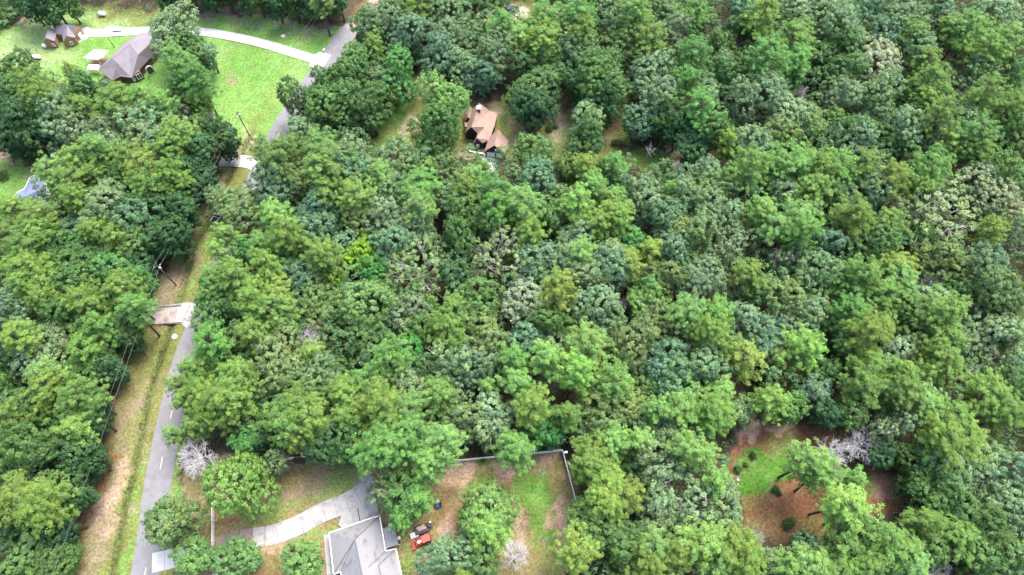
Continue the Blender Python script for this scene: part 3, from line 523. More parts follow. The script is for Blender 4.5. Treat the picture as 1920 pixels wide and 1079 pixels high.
# crowns as surveyed: x y radius (photo pixels, at the crown's middle) and look code
TREES = '''
70 8 26 od;47 0 24 od;95 5 22 om;120 0 18 om;300 -20 20 od;350 -26 20 om;385 -24 22 od;420 -22 22 om;450 -18 22 od;478 -14 22 om;510 -10 24 od;545 -6 23 om;580 -2 24 od;612 4 20 pd;640 -4 20 od;500 -30 24 od;560 -26 24 gt;400 -40 24 od;450 -40 22 od;610 -24 26 od;
327 57 44 gg;350 88 30 om;330 114 26 pb;350 140 26 pb;370 152 26 pb;392 102 18 gg;
30 130 26 om;65 158 32 pn;82 190 28 pn;15 215 30 od;40 240 35 od;8 262 24 od;128 140 14 pn;160 170 28 om;113 215 38 gg;140 238 30 gg;165 197 26 pn;215 192 30 pn;236 180 20 pn;205 170 14 gg;270 192 22 pl;300 194 22 pl;350 177 22 om;378 188 18 pn;388 211 12 dg;245 222 28 gg;287 232 40 gg;277 262 30 gg;200 244 24 gg;345 242 28 pn;372 242 24 om;410 258 25 od;430 274 13 od;384 280 26 od;207 279 25 gg;165 286 26 pl;133 292 25 pn;240 296 32 pn;277 309 32 py;317 291 30 pn;333 268 25 pn;103 318 32 pl;143 333 34 pn;187 336 30 om;283 345 35 pn;350 316 28 od;374 324 25 od;356 349 25 od;317 336 30 pn;233 346 28 om;10 170 24 om;5 190 20 od;95 245 24 od;70 225 20 om;
23 398 30 pn;57 404 30 pn;20 434 32 pd;90 418 18 om;73 438 28 pn;150 378 24 pn;217 391 44 gg;260 402 38 gt;187 431 25 pn;207 448 28 pn;147 434 25 gt;143 458 20 ob;40 471 35 pn;67 494 32 py;27 502 28 pn;293 451 30 od;320 446 26 od;333 394 30 od;345 398 18 od;253 461 25 om;150 494 34 om;187 488 26 om;213 508 26 ob;247 534 28 ob;140 528 30 om;267 500 22 od;33 534 34 pn;73 541 26 py;93 561 25 pn;20 574 35 gg;50 584 34 gw;153 564 34 pn;187 578 32 om;233 551 28 pn;240 581 28 pb;117 591 32 om;27 628 30 py;50 621 25 pl;100 638 28 gg;167 608 30 om;200 614 28 pb;226 621 26 om;67 664 38 gg;110 671 35 gg;150 654 30 pn;187 671 30 om;206 690 24 od;77 708 28 pl;160 701 30 om;13 681 25 od;243 640 16 od;118 378 18 om;108 466 22 od;110 500 24 om;
460 391 40 oy;434 374 18 gg;430 444 22 pl;465 474 24 ob;432 511 28 pn;452 531 30 pn;390 520 17 pl;384 552 17 pl;402 562 32 om;436 574 36 om;392 596 26 om;468 568 30 pn;396 638 34 pb;467 621 30 pn;460 654 35 om;386 690 28 pn;428 694 30 pn;352 694 14 pb;350 722 20 pn;408 468 16 pl;
93 741 42 py;143 748 36 pn;10 778 28 py;60 774 28 om;110 784 28 ob;133 804 30 pn;190 762 18 od;180 790 22 od;50 824 42 om;93 848 40 om;20 861 35 om;155 848 28 od;172 868 20 od;143 881 26 od;50 891 25 od;37 938 42 py;83 934 42 py;77 968 36 py;140 930 22 od;110 992 24 od;20 1008 30 od;67 1041 42 om;104 1054 32 om;27 1068 35 om;118 1030 20 om;0 720 30 om;
345 752 20 pn;372 740 34 pn;418 751 48 pn;395 779 34 pn;452 742 38 pn;328 818 16 pl;362 806 18 pl;368 852 42 dw;448 903 58 by;324 985 44 bo;372 1052 32 ol;447 1048 34 ol;570 1050 30 ol;470 830 26 ob;
722 914 32 gw;758 932 34 om;784 944 26 pb;752 970 18 pb;745 885 22 gg;908 968 56 bv;912 1012 32 pv;850 1050 48 gg;895 1058 42 om;872 1076 20 py;966 1044 32 dw;1082 1038 42 py;1102 980 38 om;1143 1000 50 om;1160 1032 40 om;1124 851 36 py;1112 886 30 pn;1144 906 38 py;1145 836 28 pl;1130 936 32 py;1156 936 34 py;
963 832 32 pb;819 834 38 pl;791 870 30 pl;755 816 40 pb;733 798 36 pn;562 756 42 pn;530 791 42 pn;587 791 38 pn;555 818 28 py;640 818 42 od;655 836 30 om;612 838 26 od;672 716 28 pb;652 746 30 pn;717 753 40 py;762 773 42 pl;667 766 30 pn;700 816 38 pb;742 838 38 pb;740 718 16 dg;775 726 32 gg;810 743 30 pn;855 713 38 gw;872 788 38 oy;920 776 38 gg;912 740 16 pl;915 808 26 gg;600 716 34 gg;517 711 44 oy;552 704 34 oy;500 752 26 od;480 790 28 om;515 866 18 gg;610 770 24 od;490 825 22 od;
1072 706 36 pv;1151 713 36 pl;989 720 30 pl;989 770 34 pn;1061 778 24 pn;1032 796 28 oe;1003 808 24 ob;1126 774 38 oy;1165 767 36 oy;1104 792 24 gg;1270 713 40 gt;1324 702 38 gg;1277 763 40 pl;1324 771 38 pn;1344 785 28 pn;1385 774 24 gg;1353 727 24 pl;1227 778 26 pl;1191 824 26 pl;1234 806 34 gw;1267 828 30 gg;1316 846 36 pl;1230 878 46 gw;1274 861 34 gg;1277 943 52 gw;1234 952 38 gg;1332 907 27 pl;1356 948 44 gg;1227 1026 42 pl;1212 1056 38 py;1267 1051 34 py;1320 1016 42 pl;1375 1016 42 py;1350 1052 42 pl;1400 1052 36 py;1425 1008 16 dg;1190 880 26 od;1215 915 24 od;1200 730 26 om;
1512 866 38 pl;1538 898 32 pl;1606 892 20 pb;1582 940 42 pv;1603 964 34 pl;1561 848 32 dw;1620 827 38 dw;1680 810 34 gw;1456 750 32 pn;1482 758 24 om;1526 746 26 gt;1621 729 36 pn;1687 722 34 pn;1596 782 28 om;1733 761 32 pl;1782 778 38 pn;1772 817 42 pn;1743 841 26 pb;1817 824 38 pn;1856 743 42 pn;1877 778 36 pn;1900 733 34 om;1789 884 42 gg;1849 898 44 gw;1900 884 38 gg;1719 905 24 om;1772 919 38 om;1747 944 30 om;1800 954 40 om;1877 947 42 gg;1908 982 40 gg;1779 992 36 pn;1722 978 26 pn;1842 1000 42 om;1877 1035 42 om;1828 1052 40 om;1737 1024 34 om;1677 1017 38 pn;1631 1010 40 pn;1596 1028 36 pn;1695 1045 36 pl;1620 1056 36 pn;1505 1049 36 pl;1530 1070 34 pn;1477 1059 26 pl;1512 1017 22 gt;1441 1066 24 gg;1578 1066 30 pn;1772 1066 26 dg;1700 855 22 om;1650 850 20 od;1560 780 26 od;1655 772 24 om;1840 860 30 gg;
523 411 28 pl;540 441 34 pn;493 461 24 pl;500 504 34 pn;553 474 28 ob;610 481 30 pn;647 464 22 gt;678 490 24 ov;693 467 20 ov;703 510 26 oe;623 527 22 ov;667 371 34 pn;600 394 34 gt;597 428 28 gt;632 398 16 ob;667 421 24 oy;727 411 34 gg;740 458 36 gt;787 414 40 gg;790 380 26 pl;557 524 34 gt;583 563 34 oy;590 594 28 oy;513 554 30 py;500 594 34 pn;540 618 30 om;580 634 34 dg;675 580 60 bl;687 634 38 om;797 507 48 gp;773 588 34 gg;780 618 26 om;837 568 30 pn;830 614 34 pn;813 568 12 pb;920 480 48 gp;893 554 34 om;893 621 36 oy;927 654 36 oy;770 661 24 oe;727 684 34 pb;520 671 46 oy;593 671 24 pn;630 694 28 om;857 681 42 gw;830 704 28 om;897 694 34 gg;863 444 34 om;840 378 26 gt;880 401 30 om;923 381 28 pb;725 540 22 om;850 520 26 od;640 430 20 od;700 430 20 od;560 590 22 od;
524 306 36 pd;502 292 27 pd;540 278 26 pd;590 273 26 pl;615 295 42 pd;600 322 30 pn;665 298 36 gg;660 326 36 gt;717 326 26 pl;747 300 34 gg;770 318 16 ob;810 318 16 pl;790 341 36 pb;835 325 24 oy;880 334 22 pl;906 322 14 pb;510 347 35 gt;570 325 20 gg;565 353 28 oy;620 356 30 pn;665 360 20 pn;735 361 28 gg;790 376 26 pl;570 388 14 dn;865 361 24 pn;905 386 24 pb;562 250 26 gg;690 345 20 od;
1000 284 30 ol;1005 338 36 gt;1060 324 22 om;1090 310 20 gg;1105 313 22 py;1148 316 20 pb;1122 316 16 pn;1117 346 24 pb;1155 331 18 gg;1200 362 32 gg;1247 354 14 pl;1278 366 30 gg;1271 310 14 dg;1326 330 32 gg;1345 361 36 oy;932 361 34 pb;982 376 32 pl;1050 376 22 oy;1087 386 28 pv;1085 415 20 pv;1150 368 28 pb;1145 401 34 pn;1163 416 26 pn;1125 421 24 pn;1200 388 30 gg;1292 371 30 gg;1325 401 38 gg;1362 411 30 gg;1250 408 30 gt;987 436 30 pn;922 421 30 om;1085 451 34 gg;1290 441 34 oy;1255 466 28 gt;1220 473 22 py;1182 451 26 ob;1085 472 28 pl;1140 481 30 gg;1175 482 20 py;1362 461 30 gw;1005 486 34 gg;1218 276 14 dn;960 400 24 om;1035 415 24 om;
1003 515 24 om;975 508 13 dg;1043 548 36 py;980 568 40 gb;983 628 26 gt;1070 488 34 gg;1107 518 36 gg;1143 504 36 gt;1187 508 26 py;1120 574 42 gg;1243 521 34 oy;1220 548 30 ol;1207 574 28 ol;1320 534 42 gg;1387 511 30 py;1427 524 15 dg;1297 581 36 pl;1350 588 28 pb;1247 601 34 oy;1190 628 46 oy;1170 564 12 dg;1107 641 42 pl;1030 614 34 om;1037 638 28 gg;1027 668 30 pl;973 678 28 pb;1320 628 30 pn;1253 674 36 gt;1323 668 38 gg;1393 601 34 gg;1427 634 30 gt;1353 654 28 pn;1393 678 34 py;1413 548 30 om;1433 404 26 pl;1275 490 24 om;1160 680 24 om;
1460 371 28 gg;1513 361 32 pn;1553 371 28 om;1637 364 42 gg;1687 348 24 pn;1723 351 24 pn;1490 404 40 pl;1460 414 28 pl;1493 438 30 pb;1613 408 34 pn;1647 424 28 pn;1587 391 24 gg;1540 458 30 gt;1640 464 42 om;1773 401 58 gp;1700 408 30 gw;1857 374 40 gb;1860 444 24 py;1903 438 34 gw;1473 488 30 gw;1523 514 38 gg;1573 541 26 pb;1667 504 36 py;1627 521 32 pn;1680 528 36 pl;1647 548 30 pn;1727 488 24 oy;1773 484 38 oy;1840 494 36 gg;1745 524 19 dg;1787 541 19 ob;1473 561 34 oy;1580 584 34 pb;1613 588 20 gg;1513 604 34 gg;1453 624 26 gt;1507 651 40 pv;1653 618 24 pn;1627 628 36 py;1713 594 44 om;1740 558 28 gg;1773 574 36 pn;1850 541 40 oy;1880 574 38 oy;1840 628 36 gg;1890 634 36 gg;1767 641 40 pn;1760 674 34 pn;1673 668 36 gg;1590 661 34 om;1567 624 26 om;1633 688 28 pn;1690 690 26 pn;1460 681 26 oy;1890 684 34 gg;1545 690 24 om;1590 480 22 od;1720 440 24 om;1560 420 20 od;
1293 20 28 pb;1323 37 18 om;1423 30 28 py;1477 27 36 gg;1387 20 24 gt;1400 57 24 od;1567 50 42 gg;1540 20 28 gg;1613 13 30 gt;1680 20 34 gg;1747 17 36 gt;1683 47 40 gg;1767 47 24 gg;1863 37 42 gg;1813 53 28 pl;1787 67 34 pn;1827 57 28 pl;1847 97 34 pn;1893 77 30 pl;1720 70 24 pn;1707 97 36 gg;1643 123 46 gb;1587 133 30 om;1570 80 26 om;1597 82 24 gg;1663 67 28 gt;1433 103 38 pb;1493 113 30 pb;1487 70 36 pn;1357 90 26 om;1350 123 24 gg;1300 110 34 pb;1287 147 24 pb;1543 110 20 om;1370 153 28 om;1403 137 24 om;1423 157 24 gg;1503 167 15 dg;1480 150 26 om;1437 187 40 gg;1480 213 42 gg;1393 187 30 gg;1320 207 34 pb;1323 167 24 gg;1507 233 34 oy;1453 253 32 oy;1640 187 40 gg;1580 183 30 gg;1617 217 25 dg;1557 223 24 om;1597 247 28 om;1693 240 36 gg;1607 270 36 gg;1663 263 28 om;1740 153 36 pn;1727 123 30 pn;1723 180 30 om;1747 203 28 py;1763 220 30 pn;1830 140 34 gw;1860 173 32 pn;1893 200 34 pn;1880 133 30 om;1827 200 26 gg;1800 227 26 gg;1827 247 34 pb;1800 267 28 pn;1790 287 16 gt;1897 253 34 om;1847 287 28 pn;1753 267 28 gg;1487 320 50 pb;1413 320 34 pn;1540 325 26 pn;1563 310 34 pb;1613 313 34 pn;1677 333 34 py;1747 313 40 pb;1873 320 38 om;1820 340 40 gb;1640 345 24 gg;1363 273 18 py;1407 273 34 gg;1300 277 24 od;1340 247 28 om;1560 265 24 od;1355 40 12 dn;1450 335 26 om;
680 48 20 gt;702 52 28 oy;700 90 18 pn;720 40 34 gg;767 73 36 gt;755 20 30 om;790 23 24 pn;840 37 36 gg;843 70 34 gg;827 102 30 gt;863 120 28 gg;753 137 36 ob;667 123 34 om;648 140 26 om;616 162 28 om;563 187 34 bd;633 207 46 om;663 187 38 om;693 200 36 om;720 150 18 gg;722 180 18 om;823 200 44 ol;831 247 40 om;600 190 28 om;
877 77 34 gg;936 98 38 gg;940 43 26 pb;967 62 26 pl;1013 33 34 pb;1017 77 34 pn;1083 27 30 pb;1087 57 28 pn;1020 110 38 om;1007 160 44 om;1000 196 36 od;1080 97 30 gg;1110 140 46 om;1137 167 36 om;1133 190 28 od;1083 160 30 od;1097 228 26 gg;1102 256 32 om;1153 27 28 gg;1197 27 30 pn;1167 80 30 om;1197 93 24 om;1230 77 30 pn;1263 60 28 gg;1220 140 40 gg;1260 147 28 om;1240 177 34 gg;1202 222 28 gt;1250 214 34 om;1275 240 26 od;1127 20 18 od;1247 13 18 gg;872 134 28 gg;902 138 28 gt;920 -4 30 om;870 5 30 om;820 0 30 gg;1040 -6 26 om;1100 -10 26 om;910 40 22 gg'''
SHRUBS = '20 25 30 sl;0 40 24 sl;45 283 10 sb;57 302 14 so;3 330 12 sb;1477 984 12 sb;1488 975 8 sl;1455 918 9 sb;1462 925 6 sb;1413 854 8 sb;1385 880 9 sb;1400 872 6 sb;1030 240 9 sb;1040 236 7 sb;895 277 5 sb;420 943 8 sb;602 1056 6 sb;560 860 12 so;1155 268 9 sb;580 850 12 sb;905 861 6 ob'
TR = []
def parse(txt):
    for e in txt.replace('\n', '').split(';'):
        if e.strip():
            a = e.split(); yield float(a[0]), float(a[1]), float(a[2]), a[3]
HT = dict(pine=20.0, oak=17.2, big=17.5, open=17.0, deadg=18.5, deadw=14.5, snag=13.0, shrub=1.8)
CF = dict(pine=.77, oak=.60, big=.58, open=.60, deadg=.62, deadw=.62, snag=.62, shrub=.4)
for x, y, r, code in parse(TREES):
    fam = LOOK[code][0]; X, Y, _ = at(x, y, 12); rm = r / ppm(X, Y, 12)
    h = HT[fam] * random.uniform(.88, 1.12) * (min(1.12, max(.55, .45 + rm / 7.5)) if fam in ('oak', 'open', 'big') else min(1.08, max(.62, .5 + rm / 8)))
    if y > 1000 and x < 620 and fam == 'oak': h *= .7
    zc = h * CF[fam]; X, Y, _ = at(x, y, zc); TR.append(dict(x=X, y=Y, r=r / ppm(X, Y, zc), h=h, code=code, px=x, py=y))
    # keep stems off the carriageway
PTS = np.array([(t['x'], t['y']) for t in TR]); dist = line_dist(PTS, ROADC)
for t, d in zip(TR, dist):
    if d < 4.2:
        j = min(ROADC, key=lambda q: (q.x - t['x']) ** 2 + (q.y - t['y']) ** 2); sgn = 1 if t['x'] >= j.x else -1
        t['x'] += sgn * (4.4 - d)
def opening(P):
    m = np.zeros(len(P), bool)
    for pl in OPEN: m |= in_poly(P, pl)
    return m | (line_dist(P, ROADC) < 6.5)
# trees between the surveyed crowns, under and behind them
fr = np.random.default_rng(11); cand = np.stack([fr.uniform(-185, 185, 9000), fr.uniform(-5, 200, 9000)], 1); cand = cand[~opening(cand)]
for dx, dy in ((4.5, 0), (-4.5, 0), (0, 5.5), (0, -5.5)): cand = cand[~opening(cand + np.array((dx, dy)))]
SX = [t['x'] for t in TR]; SY = [t['y'] for t in TR]; SRr = [t['r'] for t in TR]; OUT = []; FILL = []
for X, Y in cand:
    u, v = pix(X, Y, 9.0); inside = -30 < u < 1950 and -30 < v < 1110; R = fr.uniform(2.4, 3.4) if inside else fr.uniform(3.4, 5.6)
    dd = np.hypot(np.array(SX) - X, np.array(SY) - Y)
    if np.min(dd - np.array(SRr) * .62) < R * .72: continue
    SX.append(X); SY.append(Y); SRr.append(R)
    code = fr.choice(['od', 'om', 'om', 'gt', 'pn', 'gg'])
    t = dict(x=X, y=Y, r=R, h=(fr.uniform(11, 14.5) if LOOK[code][0] == 'oak' else fr.uniform(15, 18)), code=str(code), px=u, py=v)
    (FILL if inside else OUT).append(t)
LAND = [(235, 110, 'brown-roofed brick house'), (115, 70, 'small tan brick house'), (62, 355, 'blue-grey roof'), (318, 520, 'pole beside the gated driveway'), (450, 300, 'small culvert driveway'), (910, 245, 'gabled house with white garage doors'),
        (680, 1030, 'grey-roofed house'), (795, 1012, 'red tractor'), (1052, 835, 'white fence corner'), (580, 634, 'bare grey tree in the left wood'), (368, 852, 'white dead tree by the road'), (966, 1044, 'white dead tree in the yard'),
        (1590, 840, 'two bare trees by the clearing'), (1208, 290, 'snag on the green patch'), (1617, 217, 'bare tree of the upper wood'), (1643, 123, 'beige domed crown'), (1507, 650, 'lone vivid lime pine'), (1072, 705, 'central vivid lime pine'),
        (690, 485, 'yellow-green trees'), (797, 507, 'pale olive tree with white limbs'), (1745, 523, 'bare tree at the right'), (1815, 697, 'fallen bleached log'), (1440, 900, 'red clay clearing'), (960, 22, 'dark car'), (585, 112, 'white driveway mouth'), (285, 592, 'gated driveway'),
        (0, 480, "photo's left edge"), (0, 800, "photo's left edge"), (1919, 330, "photo's right edge"), (1919, 900, "photo's right edge"), (1919, 0, "photo's top right corner"), (1919, 1078, "photo's bottom right corner"), (0, 1078, "photo's bottom left corner"), (0, 0, "photo's top left corner"), (1300, 1078, "photo's bottom edge"), (1320, 0, "photo's top edge"), (820, 0, "photo's top edge"), (500, 700, 'middle of the roadside wood')]
LAND = LAND[:-1]
def way(dx, dy):
    a = math.degrees(math.atan2(-dy, dx)) % 360
    return ('right of', 'above right of', 'above', 'above left of', 'left of', 'below left of', 'below', 'below right of')[int((a + 22.5) // 45) % 8]
ORD = ['nearest', 'second nearest', 'third nearest', 'fourth nearest', 'fifth nearest', 'sixth nearest', 'seventh nearest', 'eighth nearest', 'ninth nearest', 'tenth nearest', 'eleventh nearest', 'twelfth nearest', 'thirteenth nearest', 'fourteenth nearest', 'fifteenth nearest']
def label_all(lst):
    b = {}
    for t in lst:
        u, v = t['px'], t['py']; k = min(LAND, key=lambda q: math.hypot(q[0] - u, q[1] - v)); d = math.hypot(k[0] - u, k[1] - v)
        size = 'small ' if t['r'] < 3.3 and LOOK[t['code']][0] in ('pine', 'oak') else ''
        edge = 'edge' in k[2] or 'corner' in k[2] and 'photo' in k[2]
        wy = 'near' if edge else ('over' if d < 12 else way(u - k[0], v - k[1])); b.setdefault((size + LOOK[t['code']][2], wy, k[2]), []).append((d, id(t), t))
    for (lk, wy, nm), q in b.items():
        q.sort(); art = 'the '
        for i, (d, _, t) in enumerate(q):
            lb = f'{lk} {wy} {art}{nm}'
            if len(q) > 1: lb += ', ' + (ORD[i] if i < len(ORD) else f'number {i + 1} in distance')
            t['label'] = lb
NAME = dict(pine='pine_tree', oak='broadleaf_tree', big='other_broadleaf', open='limb_tree', deadg='dead_tree', deadw='dead_tree', snag='dead_tree', shrub='shrub')
GROUP = dict(pine='pines of the wood', oak='broadleaf trees of the wood', big='broad oaks', open='trees with pale limbs showing', deadg='leafless trees', deadw='leafless trees', snag='leafless trees', shrub='shrubs in the clearings')
SPECIAL = {(368, 852): 'bare bleached white tree with fine branches beside the road', (966, 1044): 'bare bleached white tree at the bottom of the fenced yard', (1561, 848): 'bare bleached white tree, left of two leafless trees by the clay clearing',
           (1620, 827): 'bare pale grey tree, right of two leafless trees by the clay clearing', (580, 634): 'bare silver-grey tree among green crowns in the left wood', (1617, 217): 'bare pale tree standing in the upper right wood', (1507, 651): 'vivid lime green pine standing out alone in the right wood',
           (1072, 706): 'vivid lime green pine standing out at the centre of the wood', (1643, 123): 'beige-green domed crown in the upper right wood', (450, 905): 'large yellow-green oak beside the white road gate fence', (322, 985): 'large olive oak overhanging the road', (908, 968): 'large pale lime tree in the middle of the fenced yard',
           (675, 580): 'large spreading light green tree at the centre of the left wood', (797, 507): 'pale olive tree with white limbs through its crown', (1218, 276): 'dead grey snag standing on the bright green patch', (823, 197): 'light green round tree left of the gabled house', (327, 57): 'big grey-green oak on the lawn beside the brown roof'}
def place(t):
    fam = LOOK[t['code']][0]; pr = PROTO[fam]; k = min(range(len(pr)), key=lambda i: abs(math.log(pr[i][2] / t['r'])) + random.uniform(0, .28)); cm, tm, R, Hh, cz = pr[k]
    nm = NAME[fam]
    if t['code'] in ('gg', 'gt', 'gb', 'oy'): nm = 'other_broadleaf'  # grey-green and olive broadleaf crowns, split off by colour; species not identified
    root = empty(nm, (t['x'], t['y'], t.get('z', 0)), random.uniform(0, 6.283), t['label'], 'shrub' if fam == 'shrub' else 'tree', GROUP[fam])
    s = t['r'] / R * (1.07 if fam in ('pine', 'oak', 'open') else 1.0); e_ = random.uniform(.88, 1.14); root.scale = (s * e_, s / e_, t['h'] / Hh); root.rotation_euler[0] = random.gauss(0, .035); root.rotation_euler[1] = random.gauss(0, .035)
    tr = link(bpy.data.objects.new('stem' if fam == 'shrub' else 'trunk', tm)); tr.parent = root
    cr = link(bpy.data.objects.new('branches' if fam.startswith('dead') or fam == 'snag' else 'crown', cm)); cr.parent = root
    c = np.array(LOOK[t['code']][1]) * random.uniform(.86, 1.14) * np.array((random.uniform(.92, 1.08), 1.0, random.uniform(.9, 1.1))); cr.color = (*c, 1)
    return root
for t in TR: t['x'] = float(t['x']); t['y'] = float(t['y'])
label_all(TR)
SH = []
for x, y, r, code in parse(SHRUBS):
    if code == 'ob': code = 'sb'
    X, Y, _ = at(x, y, .8); rr = r / ppm(X, Y, .8); SH.append(dict(x=X, y=Y, r=rr, h=min(4.5, .5 + rr * 1.1), code=code, px=x, py=y))
label_all(SH)
for t in TR + SH:
    if (t['px'], t['py']) in SPECIAL: t['label'] = SPECIAL[(t['px'], t['py'])]
    place(t)

def joined(name, items, per, size, m, label, cat, hf):
    """one mass of leaf faces that nobody could count"""
    rg = np.random.default_rng(5); P, D, R = (np.array(q, float) for q in zip(*items)); c, n, s, v = clump_leaves(P, D, R, per, size, rg, jit=.6)
    o = link(bpy.data.objects.new(name, leaf_mesh(name, c, n, s, .6, v, m, rg))); o.color = hf; return tag(o, label, cat, kind='stuff')
# low growth on the forest floor
ug = np.stack([fr.uniform(-175, 175, 16000), fr.uniform(-5, 195, 16000)], 1); ug = ug[~opening(ug)][:9000]
joined('undergrowth', [((x, y, h * .5), (0, 0, 1), .5 + h * .35) for (x, y), h in zip(ug, fr.gamma(2.0, .75, len(ug)) + .3)], 12, .26, M['leaf'], 'dark leafy undergrowth on the forest floor', 'undergrowth', (.085, .150, .062, 1))
# rough grass and weeds along the ditch and the wood's edge
wd = []
for a in DITCH:
    for k in range(int(14 * fr.random() + 2)): wd.append(((a.x + fr.normal() * .8, a.y + fr.uniform(-2.6, 2.6), -.55 + fr.random() * .25), (0, 0, 1), .22))
joined('ditch_weeds', wd, 7, .13, M['leaf'], 'rank green weeds lining the roadside ditch', 'weeds', (.085, .120, .035, 1))
fl = []
for t in FILL:
    f = fib(46, fr); f = unit(f[f[:, 2] > -.6] + fr.normal(size=(int((f[:, 2] > -.6).sum()), 3)) * .2)
    for q in f: fl.append(((t['x'] + q[0] * t['r'] * .82, t['y'] + q[1] * t['r'] * .82, t['h'] * (.60 + .36 * q[2])), q, t['r'] * .27))
joined('understorey', fl, 18, .26, M['leaf'], 'lower dark green understorey filling gaps between the tree crowns', 'understorey', (.090, .165, .070, 1))
DRV = [(l_, w_) for l_, w_ in ((GP('140,72 160,63 200,62 262,59 330,56 380,60 440,70 500,84 545,98 585,110 612,118'), 2.6), (GP('412,302 440,302 470,305 486,310'), 3.4), (GP('255,602 285,592 318,590 348,588 366,594'), 4.0), (GP('285,1056 330,1046 400,1028 450,1012 510,1003 560,985 600,963 645,945 680,925 702,896'), 2.9), (GP('640,970 700,950'), 5), (GP('112,262 100,285 85,302'), 2.4))]
def scatter(n):
    q = np.stack([fr.uniform(-185, 185, n), fr.uniform(0, 195, n)], 1); m = np.zeros(n, bool)
    for pl in OPEN: m |= in_poly(q, pl)
    q = q[m]; q = q[line_dist(q, ROADC) > 3.35]
    for l_, w_ in DRV: q = q[line_dist(q, l_) > w_]
    return q
gt_ = scatter(90000); gt_ = gt_[fbm(gt_[:, 0], gt_[:, 1], 6, 201) > .42]; gt_ = gt_[~in_poly(gt_, OPEN[0])]
joined('grass_tufts', [((x, y, .0), (0, 0, 1), .10) for x, y in gt_], 3, .12, M['leaf'], 'loose tufts of grass over the open ground', 'grass', (.105, .165, .040, 1))
lt_ = scatter(70000); lt_ = lt_[fbm(lt_[:, 0], lt_[:, 1], 7, 221) > .50]; lt_ = lt_[~in_poly(lt_, OPEN[0])]
joined('fallen_leaves', [((x, y, -.06), (0, 0, 1), .10) for x, y in lt_], 3, .10, M['leaf'], 'dry fallen leaves scattered over bare ground', 'leaves', (.20, .145, .095, 1))
# the wood going on outside the photograph
ow = []
for t in OUT:
    f = fib(30, fr); f = f[f[:, 2] > -.3]
    for q in f: ow.append(((t['x'] + q[0] * t['r'] * .8, t['y'] + q[1] * t['r'] * .8, t['h'] * (.58 + .38 * q[2])), q, t['r'] * .33))
joined('surrounding_woodland', ow, 14, .6, M['leaf'], 'mixed green woodland going on around the place', 'woodland', (.115, .17, .06, 1))

# ------------------------------------------------------------------ buildings
def Z5(ox, oy, s): return lambda x, y, z: Vector(at(ox + x / s, oy + y / s, z))
def roof_part(parent, faces, m, th=.16, name='roof'):
    mb = MB()
    for f in faces:
        f = [Vector(p) for p in f]; n = (f[1] - f[0]).cross(f[2] - f[0])
        if n.z < 0: f = f[::-1]
        lo = [p - Vector((0, 0, th)) for p in f]; mb.poly(f); mb.poly(lo[::-1])
        for i in range(len(f)): j = (i + 1) % len(f); mb.poly([f[i], lo[i], lo[j], f[j]])
    return mb.build(name, m, parent)
def local(root):
    root_inv = Matrix.Translation(-Vector(root.location)); return root_inv
def shift(objs, root):
    for o in objs: o.data.transform(Matrix.Translation(-Vector(root.location)))
def finish(root, parts):
    """move world-built parts under the root standing at the thing's base"""
    for p in parts:
        p.data.transform(Matrix.Translation(-Vector(root.location)))
        if p.parent is None: p.parent = root
def wall_prism(pts, z1, inset=.35, m=None, name='wall', z0=-.2):
    p2 = ccw([(p[0], p[1]) for p in pts]); cx = sum(p[0] for p in p2) / len(p2); cy = sum(p[1] for p in p2) / len(p2); out = []
    n = len(p2)
    for i in range(n):
        a, b, c = Vector(p2[i - 1]), Vector(p2[i]), Vector(p2[(i + 1) % n]); e1 = (b - a).normalized(); e2 = (c - b).normalized()
        nn = Vector((-e1.y, e1.x)) + Vector((-e2.y, e2.x)); nn = nn / max(.4, nn.length ** 2 / 2) if nn.length > 1e-3 else Vector((0, 0)); out.append(b + nn * inset)
    return MB().prism(out, z0, z1).build(name, m), out
def fascia(pts, z, m, w=.16, h=.22, closed=True, name='fascia'):
    mb = MB(); n = len(pts)
    for i in range(n if closed else n - 1):
        a, b = Vector((*pts[i][:2], z)), Vector((*pts[(i + 1) % n][:2], z)); mb.bar(a, b, w, h)
    return mb.build(name, m)
def opening_part(a, b, t0, t1, z0, z1, m, name, frame=None, d=.06, out=1):
    """a flat panel let into the wall between plan points a and b; returns parts (frame carries the pane)"""
    a, b = Vector((a[0], a[1], 0)), Vector((b[0], b[1], 0)); e = (b - a); n = Vector((e.y, -e.x, 0)).normalized() * out; p, q = a + e * t0, a + e * t1; parts = []
    pane = MB(); pane.bar(p + n * d * .4 + Vector((0, 0, (z0 + z1) / 2)), q + n * d * .4 + Vector((0, 0, (z0 + z1) / 2)), d, z1 - z0); po = pane.build(name, m); parts.append(po)
    if frame:
        fb = MB(); w = .14
        for z in (z0, z1): fb.bar(p + n * d + Vector((0, 0, z)), q + n * d + Vector((0, 0, z)), d * 1.6, w)
        for r in (p, q, (p + q) / 2): fb.bar(r + n * d + Vector((0, 0, z0)), r + n * d + Vector((0, 0, z1)), w, d * 1.5, up=n)
        fo = fb.build('frame', frame); fo.parent = po; parts.append(fo)
    return parts

